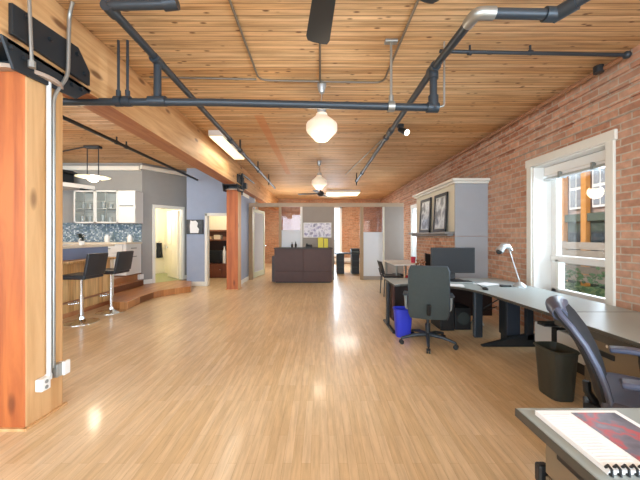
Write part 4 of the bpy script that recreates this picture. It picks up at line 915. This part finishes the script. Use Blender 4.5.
# conduits on near column
wc = thing('white_conduit', 'white conduit running down the near column to its outlet box', 'conduit', (-2.04, 2.33, .3))
obj('conduit_run', MB().cyl((-2.03, 2.32, .3), (-2.03, 2.32, 2.5), .016, 12), M['pipew'], wc, smooth=True)
obj('outlet_box', MB().box(-2.05, -1.995, 2.225, 2.3, .225, .315).box(-2.05, -2.02, 2.3, 2.345, .27, .32), M['white'], wc, bev=.008)
oc = MB()
for z in (.25, .29): oc.cyl((-1.995, 2.262, z), (-1.992, 2.262, z), .014, 12)
obj('socket', oc, M['metalg'], wc)
gc = thing('steel_conduit', 'bent steel conduit beside the white one on the near column', 'conduit', (-2.03, 2.365, .3))
obj('conduit_run', MB().tube([(-2.034, 2.365, .35), (-2.034, 2.365, 2.42), (-2.0, 2.46, 2.62), (-1.99, 2.46, 3.1), (-1.93, 2.42, 3.18)], .014, 10, bend=.07), M['galv'], gc, smooth=True)
obj('switch_box', MB().box(-2.05, -2.0, 2.36, 2.41, .27, .37), M['galv'], gc, bev=.004)
obj('cover_plate', MB().box(-2.0, -1.98, 2.4, 2.46, .27, .375).box(-2.05, -2.0, 2.41, 2.45, .28, .365), M['white'], gc, bev=.004)
uc_ = thing('thin_conduit', 'thin steel conduit in front of the black bracket at the column top', 'conduit', (-2.0, 2.13, 2.6))
obj('conduit_run', MB().cyl((-1.97, 2.12, 2.52), (-1.97, 2.09, CEIL), .011, 8), M['galv'], uc_, smooth=True)
obj('clip', MB().cyl((-1.97, 2.12, 2.5), (-1.97, 2.12, 2.545), .022, 10), M['galv'], uc_)

# ------------------------------------------------------------------ lights in the room
def pendant(y, label):
    t = thing('globe_pendant', label, 'pendant lamp', (0.02, y, CEIL), 0, 'schoolhouse globe pendants')
    z = 2.655
    obj('canopy', MB().lathe([(0, 0), (.055, 0), (.055, -.03), (.03, -.11), (.014, -.12), (0, -.12)], (.02, y, CEIL), 20), M['silver'], t, smooth=True)
    obj('stem', MB().cyl((.02, y, z + .22), (.02, y, CEIL - .1), .007, 8), M['galv'], t)
    obj('fitter', MB().cyl((.02, y, z + .15), (.02, y, z + .235), .055, 20), M['silver'], t, bev=.006)
    obj('globe', MB().lathe([(0, -.165), (.068, -.16), (.08, -.152), (.178, -.055), (.187, -.035), (.187, .03), (.178, .05), (.085, .125), (.07, .135), (.065, .165), (0, .165)], (.02, y, z), 32), M['globe'], t, smooth=True)
    return t
p1 = pendant(3.73, 'white globe pendant hanging nearest the viewer')
p2 = copy_tree(p1); p2.location = (-.02, 7.56, CEIL); p2['label'] = 'second white globe pendant, down the room before the small fan'
def fan(x, y, z, ang, label, nb, R, wd):
    t = thing('ceiling_fan', label, 'ceiling fan', (x, y, z))
    obj('downrod', MB().cyl((x, y, z + .05), (x, y, CEIL), .014, 10).cyl((x, y, CEIL - .05), (x, y, CEIL), .06, 18), M['iron'], t)
    obj('motor', MB().lathe([(0, -.1), (.06, -.09), (.11, -.04), (.115, .03), (.07, .075), (0, .08)], (x, y, z), 24), M['iron'], t, smooth=True)
    for k in range(nb):
        a = ang + 2 * PI * k / nb
        BM = Matrix.Translation((x, y, z)) @ Matrix.Rotation(a, 4, 'Z') @ Matrix.Rotation(math.radians(9), 4, 'X')
        P = [(.1, -.025), (.2, -wd * .38), (R - .06, -wd * .5), (R - .01, -wd * .42), (R, -wd * .2), (R, wd * .2), (R - .01, wd * .42), (R - .06, wd * .5), (.2, wd * .38), (.1, .025)]
        obj('blade', MB().prism(P, -.006, .006, BM), M['iron'], t)
fan(.06, 1.62, 2.84, math.radians(96), 'black ceiling fan almost overhead with one blade pointing away', 5, .77, .18)
fan(.02, 10.3, 2.76, math.radians(-14), 'small black ceiling fan beyond the second globe pendant', 4, .78, .15)
def fluoro(x0, x1, y0, y1, label, zz=3.08):
    t = thing('fluorescent_light', label, 'ceiling light', ((x0 + x1) / 2, (y0 + y1) / 2, CEIL))
    obj('housing', MB().box(x0, x1, y0, y1, zz, CEIL), M['white'], t, bev=.006)
    obj('lens', MB().box(x0 + .015, x1 - .015, y0 + .015, y1 - .015, zz - .02, zz), M['tubeglow'], t, bev=.008)
fluoro(-1.93, -1.68, 5.35, 6.95, 'long fluorescent light glowing beside the beam')
fluoro(.25, 1.6, 12.2, 13.3, 'wide glowing light panel in the far office ceiling')
sl = thing('ceiling_spotlight', 'black spotlight on the ceiling nearer the brick wall', 'spotlight', (1.32, 5.1, CEIL))
obj('base', MB().cyl((1.32, 5.1, CEIL - .04), (1.32, 5.1, CEIL), .06, 18), M['iron'], sl)
obj('head', MB().cone((1.31, 5.12, 3.11), (1.4, 5.0, 3.02), .035, .055, 18), M['iron'], sl, smooth=True)
obj('lens', MB().cyl((1.398, 5.003, 3.022), (1.406, 4.992, 3.014), .045, 18), M['hot'], sl)

# ------------------------------------------------------------------ outside, seen through the window
tag(obj('lawn', MB().box(WR + .5, 30, -12, 30, -.45, -.35), M['grass']), 'green ground outside the window', 'lawn', kind='structure')
nh = thing('neighbour_house', 'brick townhouse with timber posts seen through the window', 'house', (9.2, 10, -.35), kind='thing')
hb = brick('pale_brick', ('Y', 'Z', None), 'B89C90', 'A08478', 'B8B0A8')
obj('house_wall', MB().box(9.2, 9.5, 3, 18, -.35, 8), hb, nh)
obj('storey_band', MB().box(9.0, 9.25, 3, 18, 1.85, 2.12), plain('dark_green_band', '4C5648', .7), nh, bev=.01)
obj('porch_wall', MB().box(9.12, 9.22, 3, 18, -.35, 1.85), plain('dark_green_wall', '3E4A40', .8, var=.25), nh)
for y in (7.6, 8.55, 9.5, 10.45, 11.4): obj('timber_post', MB().box(8.95, 9.12, y, y + .2, -.35, 8), plain('orange_timber_%d' % int(y), 'C88A42', .6), nh, bev=.01)
for y in (7.85, 8.8, 9.75, 10.7):
    for z in (2.3, 4.4):
        fr = obj('window', MB().box(9.1, 9.22, y, y + .62, z, z + 1.5), M['white'], nh, bev=.01)
        obj('pane', MB().box(9.08, 9.105, y + .07, y + .28, z + .08, z + .68).box(9.08, 9.105, y + .34, y + .55, z + .08, z + .68).box(9.08, 9.105, y + .07, y + .28, z + .78, z + 1.42).box(9.08, 9.105, y + .34, y + .55, z + .78, z + 1.42), plain('reflecting_glass', '8A8E94', .15), fr)
    fr = obj('window', MB().box(9.06, 9.12, y + .05, y + .6, .55, 1.5), plain('dark_frame', '2A3234', .5), nh)
    obj('pane', MB().box(9.045, 9.062, y + .1, y + .55, .6, 1.45), plain('dark_pane', '1E2A32', .1), fr)
fe = thing('timber_fence', 'weathered gray timber fence outside the window', 'fence', (7.2, 7, -.35))
for k in range(5): obj('rail', MB().box(7.15, 7.19, 2, 14, .1 + k * .22, .3 + k * .22), plain('weathered_wood_%d' % k, ('988C80', '8C8276', 'A0958A', '90877C', '9A9086')[k], .85, var=.15), fe)
for y in (5.2, 7.2, 9.2): obj('post', MB().box(7.19, 7.3, y, y + .11, -.35, 1.2), M['taupe'], fe)
random.seed(11)
for k, (x, y, r) in enumerate(((6.0, 5.4, .5), (6.2, 6.6, .55), (6.1, 7.8, .5))):
    t = thing('shrub', ('leafy green shrub outside the window, closest of the three to the viewer', 'middle leafy green shrub in front of the fence', 'leafy green shrub in front of the fence, furthest along')[k], 'shrub', (x, y, -.35))
    fo = MB()
    for q in range(170):
        v = Vector((random.gauss(0, 1), random.gauss(0, 1), random.gauss(0, 1))).normalized() * r * random.uniform(.55, 1)
        p = Vector((x, y, .2)) + Vector((v.x, v.y * 1.2, v.z * .9)); d = Vector((random.gauss(0, 1), random.gauss(0, 1), random.gauss(0, .6))).normalized(); e = d.orthogonal().normalized()
        L_ = random.uniform(.07, .13)
        fo.sheet([[p - e * .025, p + e * .025], [p + d * L_ * .5 - e * .04, p + d * L_ * .5 + e * .04], [p + d * L_ - e * .006, p + d * L_ + e * .006]], .004)
    obj('foliage', fo, M['plant'], t)
    obj('stem', MB().cyl((x, y, -.35), (x, y, .2), .04, 8), M['under'], t)

# ------------------------------------------------------------------ light
def area(name, loc, rot, sx, sy, e, c=(1, 1, 1)):
    l = bpy.data.lights.new(name, 'AREA'); l.shape = 'RECTANGLE'; l.size = sx; l.size_y = sy; l.energy = e; l.color = c
    o = bpy.data.objects.new(name, l); COL.objects.link(o); o.location = loc; o.rotation_euler = rot; return o
def point(name, loc, e, c, r=.1):
    l = bpy.data.lights.new(name, 'POINT'); l.energy = e; l.color = c; l.shadow_soft_size = r
    o = bpy.data.objects.new(name, l); COL.objects.link(o); o.location = loc; return o
WARM = (1, .86, .66); COOL = (.68, .85, 1)
area('rear_fill', (-2.0, -3.6, 1.75), (math.radians(90), 0, 0), 10.0, 2.3, 620, COOL)  # added fill at the made-up rear openings, out of view
area('side_fill', (WR + .7, -1.2, 1.6), (0, math.radians(90), 0), 2.2, 3.0, 520, COOL)  # added fill through the unseen side opening, brightens the near desks
area('daylight_tall_window', (WR + 1.2, 3.86, 1.9), (0, math.radians(84), 0), 2.2, 1.8, 230, COOL)
area('daylight_far_window', (WR + .9, 9.5, 1.6), (0, math.radians(90), 0), 2.0, 1.8, 170, COOL)
area('daylight_office_window', (.65, 15.9, 1.6), (math.radians(-90), 0, 0), .9, 2.4, 130, COOL)
area('fluorescent_by_beam', (-1.8, 6.15, 3.03), (0, 0, 0), .2, 1.55, 12, (1, .95, .8))
area('fluorescent_office', (.92, 12.75, 3.03), (0, 0, 0), 1.3, 1.0, 90, (1, .97, .9))
point('office_fill', (-1.2, 12.5, 1.9), 70, (1, .97, .92), .4)  # added fill for the far office, no fixture there
point('globe_bulb', (.02, 3.73, 2.42), 20, WARM, .16); point('globe_bulb', (-.02, 7.56, 2.42), 24, WARM, .16)
point('dish_bulb', (kx, ky, 2.38), 40, WARM, .08); point('kitchen_fill', (-6.2, 4.6, 2.8), 110, (1, .92, .8), .15)  # the second lamp is an added kitchen fill without a fixture
bl = TA @ Vector((.7, .9, 2.1)); point('bathroom_bulb', bl, 52, (1, .94, .82), .1)
point('den_fill', (-3.0, 9.3, 2.5), 70, (1, .86, .62), .12)  # added fill brightening the room behind the doorway, no fixture

sl_ = bpy.data.lights.new('sun', 'SUN'); sl_.energy = 2.6; sl_.angle = .03; sl_.color = (1, .95, .88)
so = bpy.data.objects.new('sun', sl_); COL.objects.link(so); so.rotation_euler = Vector((.8, -.12, -.55)).to_track_quat('-Z', 'Y').to_euler()
wd = bpy.data.worlds.new('sky'); S.world = wd; wd.use_nodes = True
wn, wlk = wd.node_tree.nodes, wd.node_tree.links
bg = wn['Background']; sk = wn.new('ShaderNodeTexSky'); sk.sky_type = 'NISHITA'; sk.sun_disc = False; sk.sun_elevation = math.radians(42); sk.sun_rotation = math.radians(200); sk.air_density = 1.2; sk.dust_density = 3.0
mixw = wn.new('ShaderNodeMix'); mixw.data_type = 'RGBA'; mixw.inputs['Factor'].default_value = .75; mixw.inputs['B'].default_value = (2.4, 2.5, 2.6, 1)
wlk.new(sk.outputs[0], mixw.inputs['A']); wlk.new(mixw.outputs['Result'], bg.inputs['Color']); bg.inputs['Strength'].default_value = .55

# ------------------------------------------------------------------ camera
cd = bpy.data.cameras.new('camera'); cam = bpy.data.objects.new('camera', cd); COL.objects.link(cam)
cam.location = (0, 0, CAMH); cam.rotation_euler = (math.radians(90), 0, 0)
cd.sensor_width = 36; cd.sensor_fit = 'HORIZONTAL'; cd.lens = F / 640 * 36; cd.shift_y = -4 / 640; cd.clip_start = .05
S.camera = cam
S.view_settings.view_transform = 'Standard'; S.view_settings.look = 'None'; S.view_settings.gamma = 1.0; S.view_settings.exposure = 0.0
S.view_settings.use_curve_mapping = False
try:
    S.cycles.use_denoising = True; S.cycles.max_bounces = 10; S.cycles.diffuse_bounces = 6; S.cycles.transparent_max_bounces = 12; S.cycles.sample_clamp_indirect = 6.0
except Exception: pass
